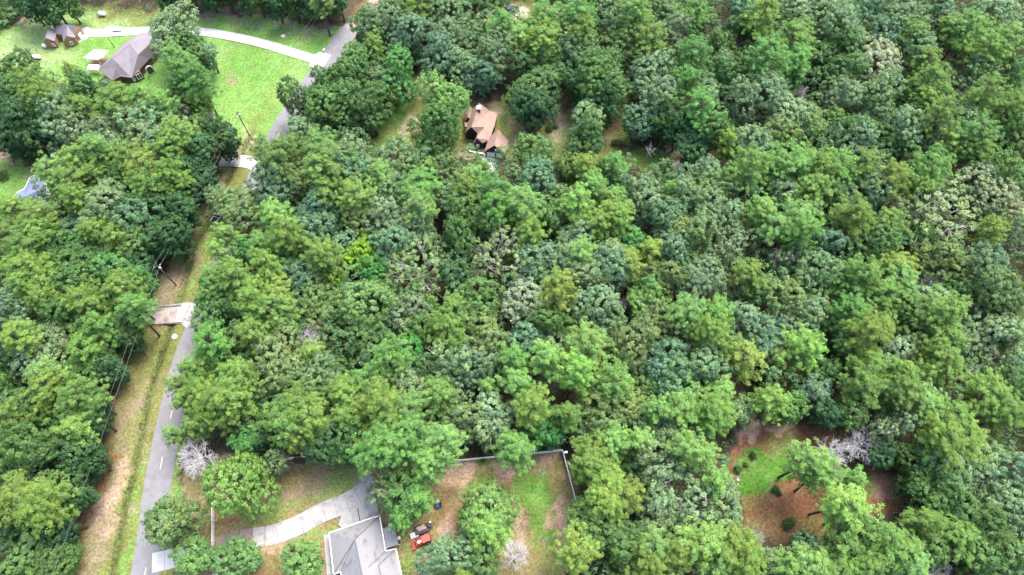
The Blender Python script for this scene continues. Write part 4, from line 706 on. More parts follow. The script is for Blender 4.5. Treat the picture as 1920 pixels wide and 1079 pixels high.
# A: large house with a brown hipped roof
Q = Z5(60, 20, 6.743)
c = Q(1200, 640, 0); hA = empty('house', c, 0, 'large brick house with complex brown hipped roof on the lawn', 'house')
ev = [Q(*p, 3.0) for p in ((850, 740), (1010, 890), (1120, 830), (1260, 850), (1480, 610), (1640, 430), (1720, 290), (1375, 285), (1180, 400))]
ra, rb, rc = Q(1010, 600, 6.6), Q(1240, 420, 7.2), Q(1560, 320, 6.4); rs = Q(1340, 560, 6.2); rt = Q(1060, 720, 5.4); re = Q(1440, 470, 6.2)
fs = [[ev[0], rt, ra], [ev[0], ev[1], rt], [ev[1], ev[2], rt], [ev[2], ev[3], rb, ra], [ev[2], ra, rt], [ev[3], rs, rb], [ev[3], ev[4], rs], [ev[4], re, rs], [rs, re, rb], [ev[4], ev[5], re], [ev[5], rc, re], [rb, re, rc], [ev[5], ev[6], rc], [ev[6], ev[7], rc], [ev[7], rb, rc], [ev[7], ev[8], rb], [ev[8], ev[0], ra], [ev[8], ra, rb]]
roofA = roof_part(None, fs, M['roof_brown']); fa = fascia(ev, 2.93, M['brick']); wl, wp = wall_prism(ev, 2.95, .5, M['brick'])
vent = MB(); [vent.box(Q(x, y, 0) + Vector((0, 0, z)), (.35, .35, .5)) for x, y, z in ((1090, 500, 6.7),)]; ve = vent.build('roof_vent', M['metal_grey']); 
# entrance bay with arch, tall window bay
fr0, fr1 = Q(1300, 925, 0), Q(1560, 785, 0); dirv = (fr1 - fr0).normalized(); nrm = Vector((dirv.y, -dirv.x, 0))
bay = MB(); b0 = fr0.lerp(fr1, .18); bay.bar(b0 + Vector((0, 0, 1.5)) - nrm * .8, b0 + dirv * 2.2 + Vector((0, 0, 1.5)) - nrm * .8, 1.8, 3.3); bo = bay.build('window_bay', M['brick'])
parts = [roofA, fa, wl, ve, bo]
parts += opening_part(b0 + nrm * .1, b0 + dirv * 2.2 + nrm * .1, .15, .85, .8, 2.6, M['glass'], 'window', M['white'])
arch = MB(); ac = fr0.lerp(fr1, .86); prev = None
pts = [ac - dirv * 1.0] + [ac + dirv * math.cos(a) * 1.0 + Vector((0, 0, 2.2 + math.sin(a) * 1.1)) for a in np.linspace(math.pi, 0, 9)] + [ac + dirv * 1.0]
for p, q in zip(pts[:-1], pts[1:]): arch.bar(p + nrm * .1, q + nrm * .1, .3, .32, up=nrm)
parts.append(arch.build('entrance_arch', M['trim']))
parts.append(MB().poly([ac - dirv * .95 - nrm * .5, ac + dirv * .95 - nrm * .5, ac + dirv * .95 - nrm * .5 + Vector((0, 0, 2.9)), ac - dirv * .95 - nrm * .5 + Vector((0, 0, 2.9))]).build('door', M['glass']))
parts += opening_part(wp[3], wp[2], .30, .48, .9, 2.3, M['glass'], 'window', M['white'], out=-1) if False else opening_part(fr0, fr0.lerp(fr1, .2), .15, .6, .9, 2.2, M['glass'], 'window', M['white'])
finish(hA, parts)
# patio cover of the same house
c = Q(820, 580, 0); pt = empty('patio_cover', c, 0, 'white flat patio cover and brown paving behind the brown-roofed house', 'patio cover')
top = MB().prism(ccw([tuple(Q(*p, 2.7)[:2]) for p in ((650, 600), (785, 495), (970, 510), (900, 590), (830, 620))]), 2.62, 2.75).build('canopy', M['white'])
low = MB().prism(ccw([tuple(Q(*p, 2.3)[:2]) for p in ((690, 735), (720, 680), (860, 690), (830, 755))]), 2.2, 2.3).build('lower_canopy', M['white'])
pv = MB().prism(ccw([tuple(Q(*p, 0)[:2]) for p in ((690, 700), (790, 620), (930, 600), (960, 680), (850, 760), (720, 765))]), -.1, .1).build('paving', M['brick_tan'])
ps = [top, low, pv]
for p in ((660, 600, 2.6), (830, 618, 2.6), (790, 500, 2.6), (700, 735, 2.2), (830, 750, 2.2)): q = Q(p[0], p[1], p[2]); ps.append(MB().bar((q.x, q.y, 0), (q.x, q.y, p[2]), .14, .14).build('post', M['white']))
finish(pt, ps)
# B: small tan brick house
c = Q(380, 330, 0); hB = empty('house', c, 0, 'small tan brick house with brown roof at the driveway end', 'house')
e = {k: Q(*v, 2.7) for k, v in dict(a=(290, 300), b=(420, 175), c=(620, 205), d=(545, 315), f=(430, 410)).items()}
m1, m2 = e['a'].lerp(e['b'], .5), e['c'].lerp(e['d'], .5); m1 = Vector((m1.x, m1.y, 5.0)); m2 = Vector((m2.x, m2.y, 5.0))
body = [e['a'], e['b'], e['c'], e['d']]
g1, g2 = Q(400, 400, 2.7), Q(545, 345, 2.7); ga = (g1 + g2) / 2; ga.z = 4.4; gb = m1.lerp(m2, .6); gb.z = 4.8
gl, gr = e['a'].lerp(e['d'], .35), e['d'].copy(); k1, k2, k3, k4 = Q(135, 405, 2.7), Q(180, 250, 2.7), Q(310, 265, 2.7), Q(290, 390, 2.7)
wa, wb = k1.lerp(k4, .5), k2.lerp(k3, .5); wa.z = 4.3; wb.z = 4.3
rB = roof_part(None, [[e['a'], e['d'], m2, m1], [e['b'], e['c'], m2, m1], [e['a'], e['b'], m1], [g1, ga, gb, gl], [g2, ga, gb, gr], [k1, wa, wb, k2], [k4, wa, wb, k3]], M['roof_brown'])
w1, _ = wall_prism(body, 2.68, .3, M['brick_tan']); w2, _ = wall_prism([g1, g2, gr, gl], 2.66, .25, M['brick_tan'], 'front_wing_wall'); w3, _ = wall_prism([k1, k2, k3, k4], 2.64, .3, M['brick_tan'], 'side_wing_wall')
gab = [MB().poly([a_, b_, c_ - Vector((0, 0, .1))]).build('gable', M['brick_tan']) for a_, b_, c_ in ((g1, g2, ga), (k1, k4, wa), (e['c'], e['d'], m2))]
ps = [rB, w1, w2, w3] + gab + opening_part(g1, g2, .38, .62, .9, 2.1, M['glass'], 'window', M['white']) + opening_part(e['d'], e['c'], .25, .6, 0.05, 2.1, M['white'], 'garage_door') + opening_part(k1, k4, .6, .8, .9, 2.0, M['glass'], 'window', M['white'])
finish(hB, ps)
# C: blue-grey roofed house half under the trees
Q = Z5(0, 250, 7.193); c = Q(430, 790, 0); hC = empty('house', c, 0, 'house with blue-grey hipped roof half hidden under trees', 'house')
ev = [Q(*p, 2.8) for p in ((175, 865), (225, 800), (330, 750), (400, 600), (475, 570), (620, 690), (640, 900), (420, 960), (250, 920))]
r1, r2 = Q(330, 860, 4.6), Q(480, 640, 5.2); r3 = Q(540, 760, 5.2)
rC = roof_part(None, [[ev[0], ev[1], r1], [ev[1], ev[2], r1], [ev[2], ev[3], r2, r1], [ev[3], ev[4], r2], [ev[4], ev[5], r3, r2], [ev[5], ev[6], r3], [ev[6], ev[7], r3], [ev[7], ev[8], r1], [ev[8], ev[0], r1], [r1, r2, r3], [ev[7], r1, r3]], M['roof_blue'])
w1, _ = wall_prism(ev, 2.75, .45, M['trim']); ad = [Q(*p, 2.4) for p in ((540, 930), (640, 925), (655, 1000), (570, 1015))]
finish(hC, [rC, w1, fascia(ev, 2.72, M['white']), MB().prism(ccw([p[:2] for p in ad]), 2.3, 2.45).build('porch_roof', M['roof_navy']), wall_prism(ad, 2.28, .2, M['trim'], 'porch_wall')[0]])
# D: gabled house with double garage
Q = Z5(760, 140, 5.993); c = Q(900, 640, 0); hD = empty('house', c, 0, 'black gabled house with tan roof and two white garage doors', 'house')
gz, rz_ = 2.7, 5.4
gl0, gl1, gr0, gr1 = Q(888, 865, gz), Q(940, 700, gz), Q(1132, 892, gz), Q(1158, 742, gz); gt0, gt1 = Q(1000, 797, rz_), Q(1046, 622, rz_)
g_roof = roof_part(None, [[gl0, gl1, gt1, gt0], [gr0, gr1, gt1, gt0]], M['roof_tan'], name='garage_roof')
gw, gpl = wall_prism([gl0, gr0, gr1, gl1], gz - .02, .3, M['black'], 'garage_wall')
sd_ = (gr0 - gl0).normalized(); bk = (gl1 - gl0).normalized()
gf = MB().poly([gl0 + bk * .32, gr0 + bk * .32, gt0 + bk * .32 - Vector((0, 0, .12))]).build('garage_gable', M['black']); gf2 = MB().poly([gl1 - bk * .3, gr1 - bk * .3, gt1 - bk * .3 - Vector((0, 0, .12))]).build('garage_gable', M['black'])
fa0, fb0 = gl0 + bk * .29 + sd_ * .3, gr0 + bk * .29 - sd_ * .3
ps = [g_roof, gw, gf, gf2] + opening_part(fa0, fb0, .06, .46, .05, 2.15, M['white'], 'garage_door', d=.1) + opening_part(fa0, fb0, .54, .94, .05, 2.15, M['white'], 'garage_door', d=.1)
lamp = MB().box((fa0 + fb0) / 2 + Vector((0, 0, 1.0)) - bk * .1, (.35, .15, .35)).build('gable_vent', M['white']); ps.append(lamp)
T, A1 = Q(830, 320, 6.6), Q(742, 590, 6.2); lf0, lf1 = Q(668, 655, 3.0), Q(745, 395, 3.0); rf0, rf1 = Q(812, 662, 3.4), Q(945, 405, 3.4)
B1, Bq = Q(802, 715, 4.6), Q(890, 590, 4.0); bl0, br0 = Q(752, 800, 2.8), Q(868, 772, 2.8); er0, er1 = Q(945, 735, 2.8), Q(1003, 575, 2.8); er2 = Q(1035, 435, 2.7)
ps.append(roof_part(None, [[lf0, lf1, T, A1], [A1, T, rf1], [A1, rf1, Bq], [A1, Bq, rf0], [rf1, er1, Bq], [B1, Bq, rf0, bl0], [B1, br0, er0, Bq], [er0, er1, Bq], [rf1, er2, er1]], M['roof_tan'], name='main_roof'))
lw = [Q(*p, 2.7) for p in ((655, 400), (760, 385), (745, 520), (670, 530))]; lt0, lt1 = (lw[2] + lw[3]) / 2, (lw[0] + lw[1]) / 2; lt0.z = lt1.z = 4.6
ps.append(roof_part(None, [[lw[3], lw[0], lt1, lt0], [lw[2], lw[1], lt1, lt0]], M['roof_tan'], name='side_roof'))
ps.append(roof_part(None, [[Q(665, 540, 2.6), Q(745, 530, 2.9), Q(725, 585, 2.9), Q(670, 590, 2.6)]], M['roof_tan'], name='porch_roof'))
ps.append(wall_prism([lf0, rf0, rf1, lf1], 2.95, .3, M['black'])[0]); ps.append(wall_prism([bl0, br0, er0, er1, rf0], 2.72, .3, M['black'], 'wing_wall')[0]); ps.append(wall_prism([rf1, er2, er1], 2.6, .3, M['black'], 'rear_wing_wall')[0]); ps.append(wall_prism(lw, 2.65, .25, M['black'], 'side_wall')[0])
k = (rf0 - lf0); nb = (lf1 - lf0).normalized() * .3
ps.append(MB().poly([lf0 + nb, rf0 + nb, A1 + nb - Vector((0, 0, .15))]).build('front_gable', M['black'])); ps.append(MB().poly([bl0 + nb, br0 + nb, B1 + nb - Vector((0, 0, .15))]).build('front_gable', M['black']))
ps += opening_part(bl0 + nb, br0 + nb, .35, .6, 1.0, 2.3, M['glass'], 'window', M['white'])
cp = Q(828, 430, 5.0); ch = MB().box(cp + Vector((0, 0, .9)), (.9, .9, 2.4)).build('chimney', M['brick']); cc = MB().box(cp + Vector((0, 0, 2.2)), (1.15, 1.15, .25)).build('chimney_cap', M['white']); cc.parent = ch
ps += [ch, cc]; finish(hD, ps)
fw = MB(); wq = [Q(700, 858, .3), Q(800, 880, .3), Q(870, 890, .3), Q(905, 915, .3)]
gwall = MB()
for a, b in zip(wq[:-1], wq[1:]): gwall.bar((a.x, a.y, .25), (b.x, b.y, .25), .35, .5)
tag(gwall.build('garden_wall', M['offwhite']), 'low white garden wall in front of the gabled house', 'wall')
# E: grey-roofed house at the bottom edge
Q = Z5(580, 880, 5.421); c = Q(540, 900, 0); hE = empty('house', c, 0, 'house with grey shingle roof and white fascia at the bottom edge', 'house')
A, B_, C_, D_, E_, F_ = Q(200, 650, 3.), Q(630, 497, 3.), Q(715, 475, 3.), Q(775, 832, 3.), Q(880, 810, 3.), Q(990, 1330, 3.)
Gp, Hp, Ip = Q(247, 1067, 3.), Q(318, 1043, 3.), Q(395, 1380, 3.); Pk, Qk = Q(462, 715, 6.6), Q(560, 1190, 6.6); V = Q(600, 1000, 5.6); S1, S2 = Q(700, 980, 5.2), Q(770, 1250, 5.2)
ps = [roof_part(None, [[A, B_, Pk], [B_, C_, Pk], [A, Pk, Gp], [Gp, Pk, Hp], [Hp, Pk, Qk], [Hp, Qk, Ip], [C_, D_, V, Pk], [Pk, V, Qk], [D_, E_, S1, V], [E_, F_, S2, S1], [V, S1, S2, Qk], [Ip, Qk, S2, F_]], M['roof_grey'])]
evs = [A, B_, C_, D_, E_, F_, Ip, Hp, Gp]; ps.append(fascia(evs, 2.93, M['white'], .2, .26)); ps.append(wall_prism(evs, 2.8, .5, M['brick'])[0])
ps.append(MB().tube([V.lerp(Pk, .3) + Vector((0, 0, -.2)), V.lerp(Pk, .3) + Vector((0, 0, .4))], .07, 8).build('roof_vent', M['metal_grey']))
bx_ = Q(650, 490, 3.05); ps.append(MB().box(bx_, (.5, .4, .15), .3).build('gutter_box', mat('blue_grey_plastic', (.25, .34, .45), .5)))
for a, b in ((Pk, Qk), (C_, Pk), (Gp, Pk), (Hp, Pk), (V, D_), (E_, S1), (S1, S2)): ps.append(MB().bar(a + Vector((0, 0, .02)), b + Vector((0, 0, .02)), .26, .06).build('ridge_cap', M['roof_dark']))  # dark cap colour stands in for the shading between roof slopes
finish(hE, ps)
c = Q(820, 690, 0); an = empty('lean_to', c, 0, 'small lean-to with plain grey roof beside the grey-roofed house', 'shed')
av = [Q(*p, z) for *p, z in ((748, 605, 2.7), (862, 558, 2.4), (905, 765, 2.4), (782, 808, 2.7))]
finish(an, [roof_part(None, [av], M['roof_grey'], .1)] + [MB().bar((p.x, p.y, 0), (p.x, p.y, p.z - .12), .14, .14).build('post', M['white']) for p in av] + [MB().bar((av[0].x, av[0].y, 1.2), (av[3].x, av[3].y, 1.2), .12, 2.4).build('wall', M['brick'])])
for x, y, m_, l in ((890, 600, 'metal_grey', 'grey air conditioner beside the lean-to roof'), (912, 700, 'offwhite', 'white bin at the corner of the lean-to'), (912, 745, 'orange', 'orange can beside the lean-to')):
    p = Q(x, y, .5); r = empty('storage_bin' if m_ != 'metal_grey' else 'air_conditioner', (p.x, p.y, 0), .3, l, 'bin' if m_ != 'metal_grey' else 'air conditioner'); MB().box((0, 0, .4), (.6, .6, .8), 0, .9).build('body', M[m_], r, bevel=.04); MB().box((0, 0, .83), (.66, .66, .06)).build('lid', M['dark_metal'] if m_ != 'offwhite' else M['white'], r)

# ------------------------------------------------------------------ poles and cables
def pole(x0, y0, x1, y1, label, h=None, arm=True, transf=True, r=.15):
    b = Vector(at(x0, y0)); 
    if h is None:
        t = Vector(at(x1, y1)); h = H * (1 - b.length / t.length)
    root = empty('utility_pole', b, 0, label, 'pole', 'poles'); MB().tube([(0, 0, -.5), (0, 0, h)], [r * 1.15, r * .8], 8).build('post', M['wood_pole'], root, True)
    if arm:
        MB().box((0, 0, h - .5), (1.7, .12, .14), .5).build('crossarm', M['wood_pole'], root)
        for k in (-.75, .75): MB().lathe([(.05, 0), (.09, .06), (.06, .16), (.08, .2)], 8, (k * math.cos(.5), k * math.sin(.5), h - .43)).build('insulator', M['offwhite'], root)
    if transf:
        tr = MB().lathe([(.27, 0), (.3, .05), (.3, .75), (.24, .85), (.08, .9)], 12, (.42, -.15, h - 1.6)).build('transformer', M['metal_grey'], root, True); MB().box((.2, -.07, h - 1.2), (.3, .12, .1)).build('bracket', M['dark_metal'], tr)
    return b + Vector((0, 0, h))
p1 = pole(330.5, 535.5, 293, 498, 'wooden utility pole with transformer left of the road above the gated driveway'); p2 = pole(468, 255, 445, 210, 'wooden utility pole with transformer beside the lawn at the road')
p3 = pole(620, 41, 611, 6, 'wooden utility pole at the dark trees near the top of the road', transf=False)
pole(149, 141, 133, 121, 'bare pole on the lawn just left of the patio', arm=False, transf=False, r=.11); pole(214.5, 88.5, 199.5, 69.5, 'bare pole between the driveway and the brown roof', arm=False, transf=False, r=.11)
pole(186, 33, 178, 19, 'bare pole beside the white tank on the far lawn', arm=False, transf=False, r=.1)
p0 = Vector(at(62, 1330, 0)) + Vector((0, 0, p1.z))
pole(62, 1330, 0, 0, 'wooden utility pole below the photo', h=p1.z)
def cable(a, b, o, label, sag=.9, r=.017):
    e = (b - a); s = Vector((e.y, -e.x, 0)).normalized() * o; pts = [a.lerp(b, t) + s + Vector((0, 0, -.25 - sag * 4 * t * (1 - t))) for t in np.linspace(0, 1, 18)]
    tag(MB().tube(pts, r, 4).build('power_cable', M['wire']), label, 'cable', 'power cables along the road')
for o, nm in ((-.7, 'left'), (.7, 'right')):
    cable(p0, p1, o, f'{nm} power cable from the photo bottom to the transformer pole'); cable(p1, p2, o, f'{nm} power cable over the dark trees between two transformer poles'); cable(p2, p3, o, f'{nm} power cable over the lawn towards the far trees')
bwire = Vector(at(330.5, 535.5, 0)); a = Vector((p1.x, p1.y, p1.z * .62)); tag(MB().tube([a, a.lerp(bwire + Vector((-1.5, 1.0, 0)), 1.0)], .025, 4).build('guy_wire', M['wire']), 'thin guy wire beside the transformer pole', 'wire')

# ------------------------------------------------------------------ fences
def fence(px, label, hgt=1.8, step=2.4, gaps=()):
    pts = [Vector(at(x, y, 0)) for x, y in px]; root = empty('fence', pts[0], 0, label, 'fence', 'white fences'); o0 = pts[0]
    i = 0
    for a, b in zip(pts[:-1], pts[1:]):
        n = max(1, round((b - a).length / step))
        for k in range(n):
            p, q = a.lerp(b, k / n) - o0, a.lerp(b, (k + 1) / n) - o0
            MB().box(p + Vector((0, 0, hgt / 2 + .05)), (.15, .15, hgt + .12)).build('post', M['white'], root)
            if i not in gaps:
                d = (q - p).normalized() * .1; pn = MB().bar(p + d + Vector((0, 0, hgt / 2)), q - d + Vector((0, 0, hgt / 2)), .05, hgt - .12).build('panel', M['white'], root)
                MB().bar(p + d + Vector((0, 0, hgt - .02)), q - d + Vector((0, 0, hgt - .02)), .15, .1).build('top_rail', M['white'], root)
            i += 1
        MB().box(b - o0 + Vector((0, 0, hgt / 2 + .05)), (.16, .16, hgt + .14)).build('post', M['white'], root)
fence(((790, 872), (840, 868), (1054, 847), (1088, 975)), 'white panel fence round the back corner of the yard'); fence(((470, 872), (545, 862), (580, 858)), 'short white fence against the trees above the yard drive')
fence(((402, 945), (402, 1028)), 'white fence panels beside the large yellow-green oak', 1.5); fence(((402, 1050), (405, 1085)), 'white fence panels beside the driveway mouth at the bottom', 1.5)

# ------------------------------------------------------------------ vehicles and yard things
def wheel(parent, c, r, wd, rz=0.0, name='wheel'):
    mb = MB(); pr = [(r * .55, -wd / 2), (r, -wd / 2 * .8), (r, wd / 2 * .8), (r * .55, wd / 2)]; mb.lathe(pr, 14); T_ = Matrix.Translation(c) @ Matrix.Rotation(math.pi / 2, 4, 'X'); o = mb.build(name, M['rubber'], parent); o.data.transform(T_)
    h = MB().lathe([(r * .5, -wd / 2 * 1.05), (r * .5, wd / 2 * 1.05)], 10).build('rim', M['metal_grey'], o); h.data.transform(T_); return o
def heading(px0, px1): a, b = Vector(at(*px0)), Vector(at(*px1)); return math.atan2((b - a).y, (b - a).x)
# red tractor, front loader towards the house
p = Vector(at(796, 1014)); tr = empty('tractor', p, heading((814, 1006), (778, 1021)), 'red compact tractor with orange canopy and front loader in the yard', 'tractor')
MB().box((.75, 0, .95), (1.6, .75, .6), 0, .85).build('hood', M['red'], tr, bevel=.06); MB().box((.7, 0, 1.28), (1.0, .5, .05)).build('hood_panel', M['offwhite'], tr); MB().box((-.4, 0, .75), (1.2, .8, .5)).build('chassis', M['dark_metal'], tr)
MB().box((-.45, 0, 2.15), (1.55, 1.35, .12), 0, .92).build('canopy', M['orange'], tr, bevel=.04); MB().box((-.7, 0, 1.2), (.5, .55, .5), 0, .8).build('seat', M['rubber'], tr, bevel=.05)
for sx in (-.55, .55): MB().bar((-.95, sx, .8), (-.95, sx, 2.1), .08, .08).build('canopy_post', M['dark_metal'], tr); MB().tube([(-.1, sx * .95, 1.0), (.9, sx * .95, 1.15), (1.75, sx * .95, .55)], .08, 6).build('loader_arm', M['red'], tr)
bk_ = MB().box((2.0, 0, .42), (.12, 1.75, .65)).box((2.2, 0, .14), (.5, 1.75, .08)).box((2.2, .86, .35), (.5, .05, .5)).box((2.2, -.86, .35), (.5, .05, .5)).build('bucket', M['red'], tr)
for x, y, r, wd in ((-.65, .72, .62, .4), (-.65, -.72, .62, .4), (1.1, .62, .4, .28), (1.1, -.62, .4, .28)): wheel(tr, (x, y, r), r, wd)
MB().bar((-1.2, -.4, .5), (-1.2, .4, .5), .3, .15).build('hitch', M['dark_metal'], tr); MB().tube([(.05, .25, 1.25), (.05, .25, 1.75)], .04, 6).build('exhaust', M['dark_metal'], tr)
for sx in (-.25, .25): MB().box((1.58, sx, .95), (.04, .16, .12)).build('headlight', M['lens'], tr)
# loaded trailer behind it
p = Vector(at(792, 993)); tl = empty('trailer', p, heading((772, 1000), (814, 984)), 'dark flat trailer loaded with lumber and machine parts beside the tractor', 'trailer')
MB().box((0, 0, .55), (3.0, 1.5, .1)).build('deck', M['dark_metal'], tl)
for s in (-.75, .75): MB().bar((-1.5, s, .8), (1.5, s, .8), .06, .35).build('side_rail', M['dark_metal'], tl)
for k in range(5): MB().box((-.1 + random.uniform(-.15, .15), -.1 + k * .17, .68 + .03 * k), (1.7, .15, .12), random.uniform(-.04, .04)).build('plank', M['lumber'], tl)
MB().bar((1.5, 0, .5), (2.5, 0, .45), .1, .1).build('drawbar', M['dark_metal'], tl)
for s in (-.9, .9): wheel(tl, (-.3, s, .35), .35, .22)
mc = MB().box((1.7, .1, .85), (.8, .8, .6), .4).box((2.0, -.2, 1.1), (.4, .5, .4), .2).build('engine', M['dark_metal'], tl, bevel=.05); MB().tube([(1.6, .3, .8), (2.3, .5, 1.4)], .06, 6).build('lever', M['chrome'], tl); MB().lathe([(.14, 0), (.2, .1), (.14, .2)], 10, (1.9, .6, 1.2)).build('lamp', M['lens'], tl)
p = Vector(at(777, 1004)); tr.scale = (1.2,) * 3; tl.scale = (1.15,) * 3; rp = empty('loading_ramp', p, heading((772, 1000), (814, 984)), 'white slatted ramp lying at the left end of the trailer', 'ramp')
for k in range(6): MB().box((-.75 + k * .3, 0, .45), (.16, 1.1, .06)).build('slat', M['white'], rp)
for s in (-.5, 0, .5): MB().box((0, s, .40), (1.8, .1, .06)).build('runner', M['white'], rp)
for s in (-.7, .7): MB().box((s, 0, .18), (.1, 1.0, .38)).build('leg', M['metal_grey'], rp)
p = Vector(at(811, 1030)); gb_ = empty('grill', p, .35, 'black barbecue grill with side shelf below the red tractor', 'grill'); MB().box((0, 0, .85), (1.0, .75, .4), 0, .8).build('hood', M['dark_metal'], gb_, bevel=.08); MB().box((0, 0, .62), (1.05, .8, .08)).build('firebox', M['rubber'], gb_); MB().box((-.8, -.1, .66), (.5, .6, .05)).build('side_shelf', M['offwhite'], gb_)
for sx in (-.4, .4):
    for sy in (-.3, .3): MB().bar((sx, sy, 0), (sx, sy, .6), .05, .05).build('leg', M['dark_metal'], gb_)
p = Vector(at(822, 948)); tb_ = empty('stock_tank', p, 0, 'round dark blue tub at the edge of the yard trees', 'tub'); MB().lathe([(.75, 0), (.8, .05), (.84, .6), (.8, .63), (.74, .55), (.72, .15)], 20).build('shell', mat('dark_blue_plastic', (.03, .05, .10), .4), tb_, True)
p = Vector(at(790, 1074)); rg_ = empty('fire_ring', p, 0, 'round fire pit ring of pale blocks at the bottom of the yard', 'fire pit')
for k in range(12):
    a = k * math.pi / 6; MB().box((math.cos(a) * .52, math.sin(a) * .52, .15), (.2, .26, .3), a).build('block', M['clay'] if k % 3 else M['offwhite'], rg_)
MB().lathe([(.42, .02), (.42, .06)], 14).build('ash_bed', M['rubber'], rg_)
p = Vector(at(408, 977)); br_ = empty('barrel', p, 0, 'dark round drum beside the white fence panels', 'barrel'); MB().lathe([(.28, 0), (.3, .03), (.29, .3), (.31, .33), (.29, .36), (.3, .85), (.26, .87)], 14).build('shell', M['clay'], br_, True); MB().lathe([(.25, .8), (.25, .86)], 14).build('lid', M['rubber'], br_)
# junk behind the fence corner
Q2 = Z5(1020, 800, 10.79)
def junk(name, x, y, label, cat, build, rz=0.0):
    q = Q2(x, y, 0); r = empty(name, q, rz, label, cat); build(r); return r
def atv(r):
    MB().box((0, 0, .65), (1.7, .8, .4), 0, .7).build('body', M['dark_metal'], r, bevel=.08); MB().box((-.1, 0, .92), (.7, .4, .18)).build('seat', M['rubber'], r, bevel=.05); MB().bar((.45, -.5, 1.1), (.45, .5, 1.1), .06, .06).build('handlebar', M['dark_metal'], r); MB().box((.75, 0, .92), (.5, .7, .05)).build('rack', M['chrome'], r)
    for x in (-.6, .6):
        for s in (-.5, .5): wheel(r, (x, s, .3), .3, .26)
junk('quad_bike', 405, 350, 'dark quad bike just outside the fence corner', 'quad bike', atv, 1.4); junk('mower', 455, 600, 'dark riding mower beside the fence below the quad bike', 'mower', atv, 1.75)
def scrap(r):
    rg = random.Random(3)
    MB().box((0, 0, .35), (1.5, 1.9, .12), .1).build('frame', M['dark_metal'], r)
    for k in range(9): a = rg.uniform(0, 6.3); c0 = Vector((rg.uniform(-.7, .7), rg.uniform(-.8, .8), .5)); MB().tube([c0, c0 + Vector((math.cos(a), math.sin(a), .25)) * .6, c0 + Vector((math.cos(a + .9), math.sin(a + .9), .3)) * .95], .07, 5).build('pipe', M['offwhite'], r)
    MB().box((.2, .3, .6), (.7, .9, .3), .3).build('cover', M['metal_grey'], r); 
    for x, y in ((-.7, -.8), (.7, -.8), (.7, .8), (-.7, .8)): wheel(r, (x, y, .25), .25, .18)
junk('utility_cart', 600, 390, 'pale metal cart heaped with white pipes beyond the fence corner', 'cart', scrap, .2)
def crate(r):
    MB().box((0, 0, .3), (.55, 1.1, .6), 0, .95).build('body', M['metal_grey'], r, bevel=.03); MB().box((-.1, 0, .62), (.35, 1.05, .06)).build('lid', M['white'], r)
junk('storage_crate', 515, 780, 'pale narrow crate lying against the fence outside', 'crate', crate, .4)
def heap(r):
    rg = random.Random(8)
    for k in range(26): a = rg.uniform(0, 6.3); c0 = Vector((rg.gauss(0, .7), rg.gauss(0, .5), rg.uniform(.1, .5))); MB().tube([c0, c0 + Vector((math.cos(a), math.sin(a), rg.uniform(-.1, .4))) * rg.uniform(.5, 1.2)], .045, 4).build('stick', M['brush'], r)
    MB().box((.6, .1, .5), (.35, .5, .12), .4).build('board', M['white'], r)
q = Vector(at(1378, 901)); r = empty('brush_pile', q, 0, 'grey brush pile with a white board at the clearing edge', 'brush pile'); heap(r)
q = Vector(at(1010, 884)); r = empty('brush_pile', q, 0, 'thin pale heap of cut branches inside the fence corner', 'brush pile')
for k in range(14): a = random.uniform(0, 6.3); c0 = Vector((random.gauss(0, .7), random.gauss(0, .6), .12)); MB().tube([c0, c0 + Vector((math.cos(a), math.sin(a), .1)) * random.uniform(.5, 1.1)], .035, 4).build('stick', M['metal_grey'], r)
# fallen bleached log
q = Vector(at(1815, 700, 2.0)); lg = empty('fallen_tree', (q.x, q.y, 0), .2, 'bleached fallen tree lying among dark trees at right', 'fallen tree')
for k, (a, b, c0, r0) in enumerate((((-6, -1.5, 2.5), (-1, 0, 5.5), (5, 1.4, 8.2), .24), ((-2, -.3, 4.6), (1, 2.0, 6.6), (4, 2.6, 7.6), .14), ((0, .2, 5.8), (3, -.6, 7.6), (6, -1.0, 8.2), .12))):
    MB().tube([a, b, c0], [r0, r0 * .75, .05], 6).build('trunk' if k == 0 else 'branch', M['dead_white'], lg)
# tanks
def tank(x, y, label, ln=2.4, r=.5, rz=0.0):
    p = Vector(at(x, y)); t = empty('gas_tank', p, rz, label, 'gas tank', 'white gas tanks'); prof = [(.02, -ln / 2), (r * .6, -ln / 2 + .08), (r, -ln / 2 + .3), (r, ln / 2 - .3), (r * .6, ln / 2 - .08), (.02, ln / 2)]
    o = MB().lathe(prof, 16).build('shell', M['white'], t, True); o.data.transform(Matrix.Translation((0, 0, r + .25)) @ Matrix.Rotation(math.pi / 2, 4, 'Y')); MB().lathe([(.2, 0), (.2, .18), (.05, .22)], 12, (0, 0, 2 * r + .22)).build('valve_dome', M['white'], t)
    for s in (-.6, .6): MB().box((s, 0, .2), (.15, .8, .4)).build('foot', M['metal_grey'], t)
tank(70.5, 110.5, 'white gas tank on the lawn below the small tan house', 2.9, .6, -.05); tank(50, 274.5, 'white gas tank beside the dark trees above the west garden', 3.0, .6, .12); tank(194, 30, 'white gas tank on the far lawn beside a bare pole', 2.4, .7, -.1); tank(85.5, 89.5, 'white gas tank at the end of the small tan house', 1.7, .5, -.5)
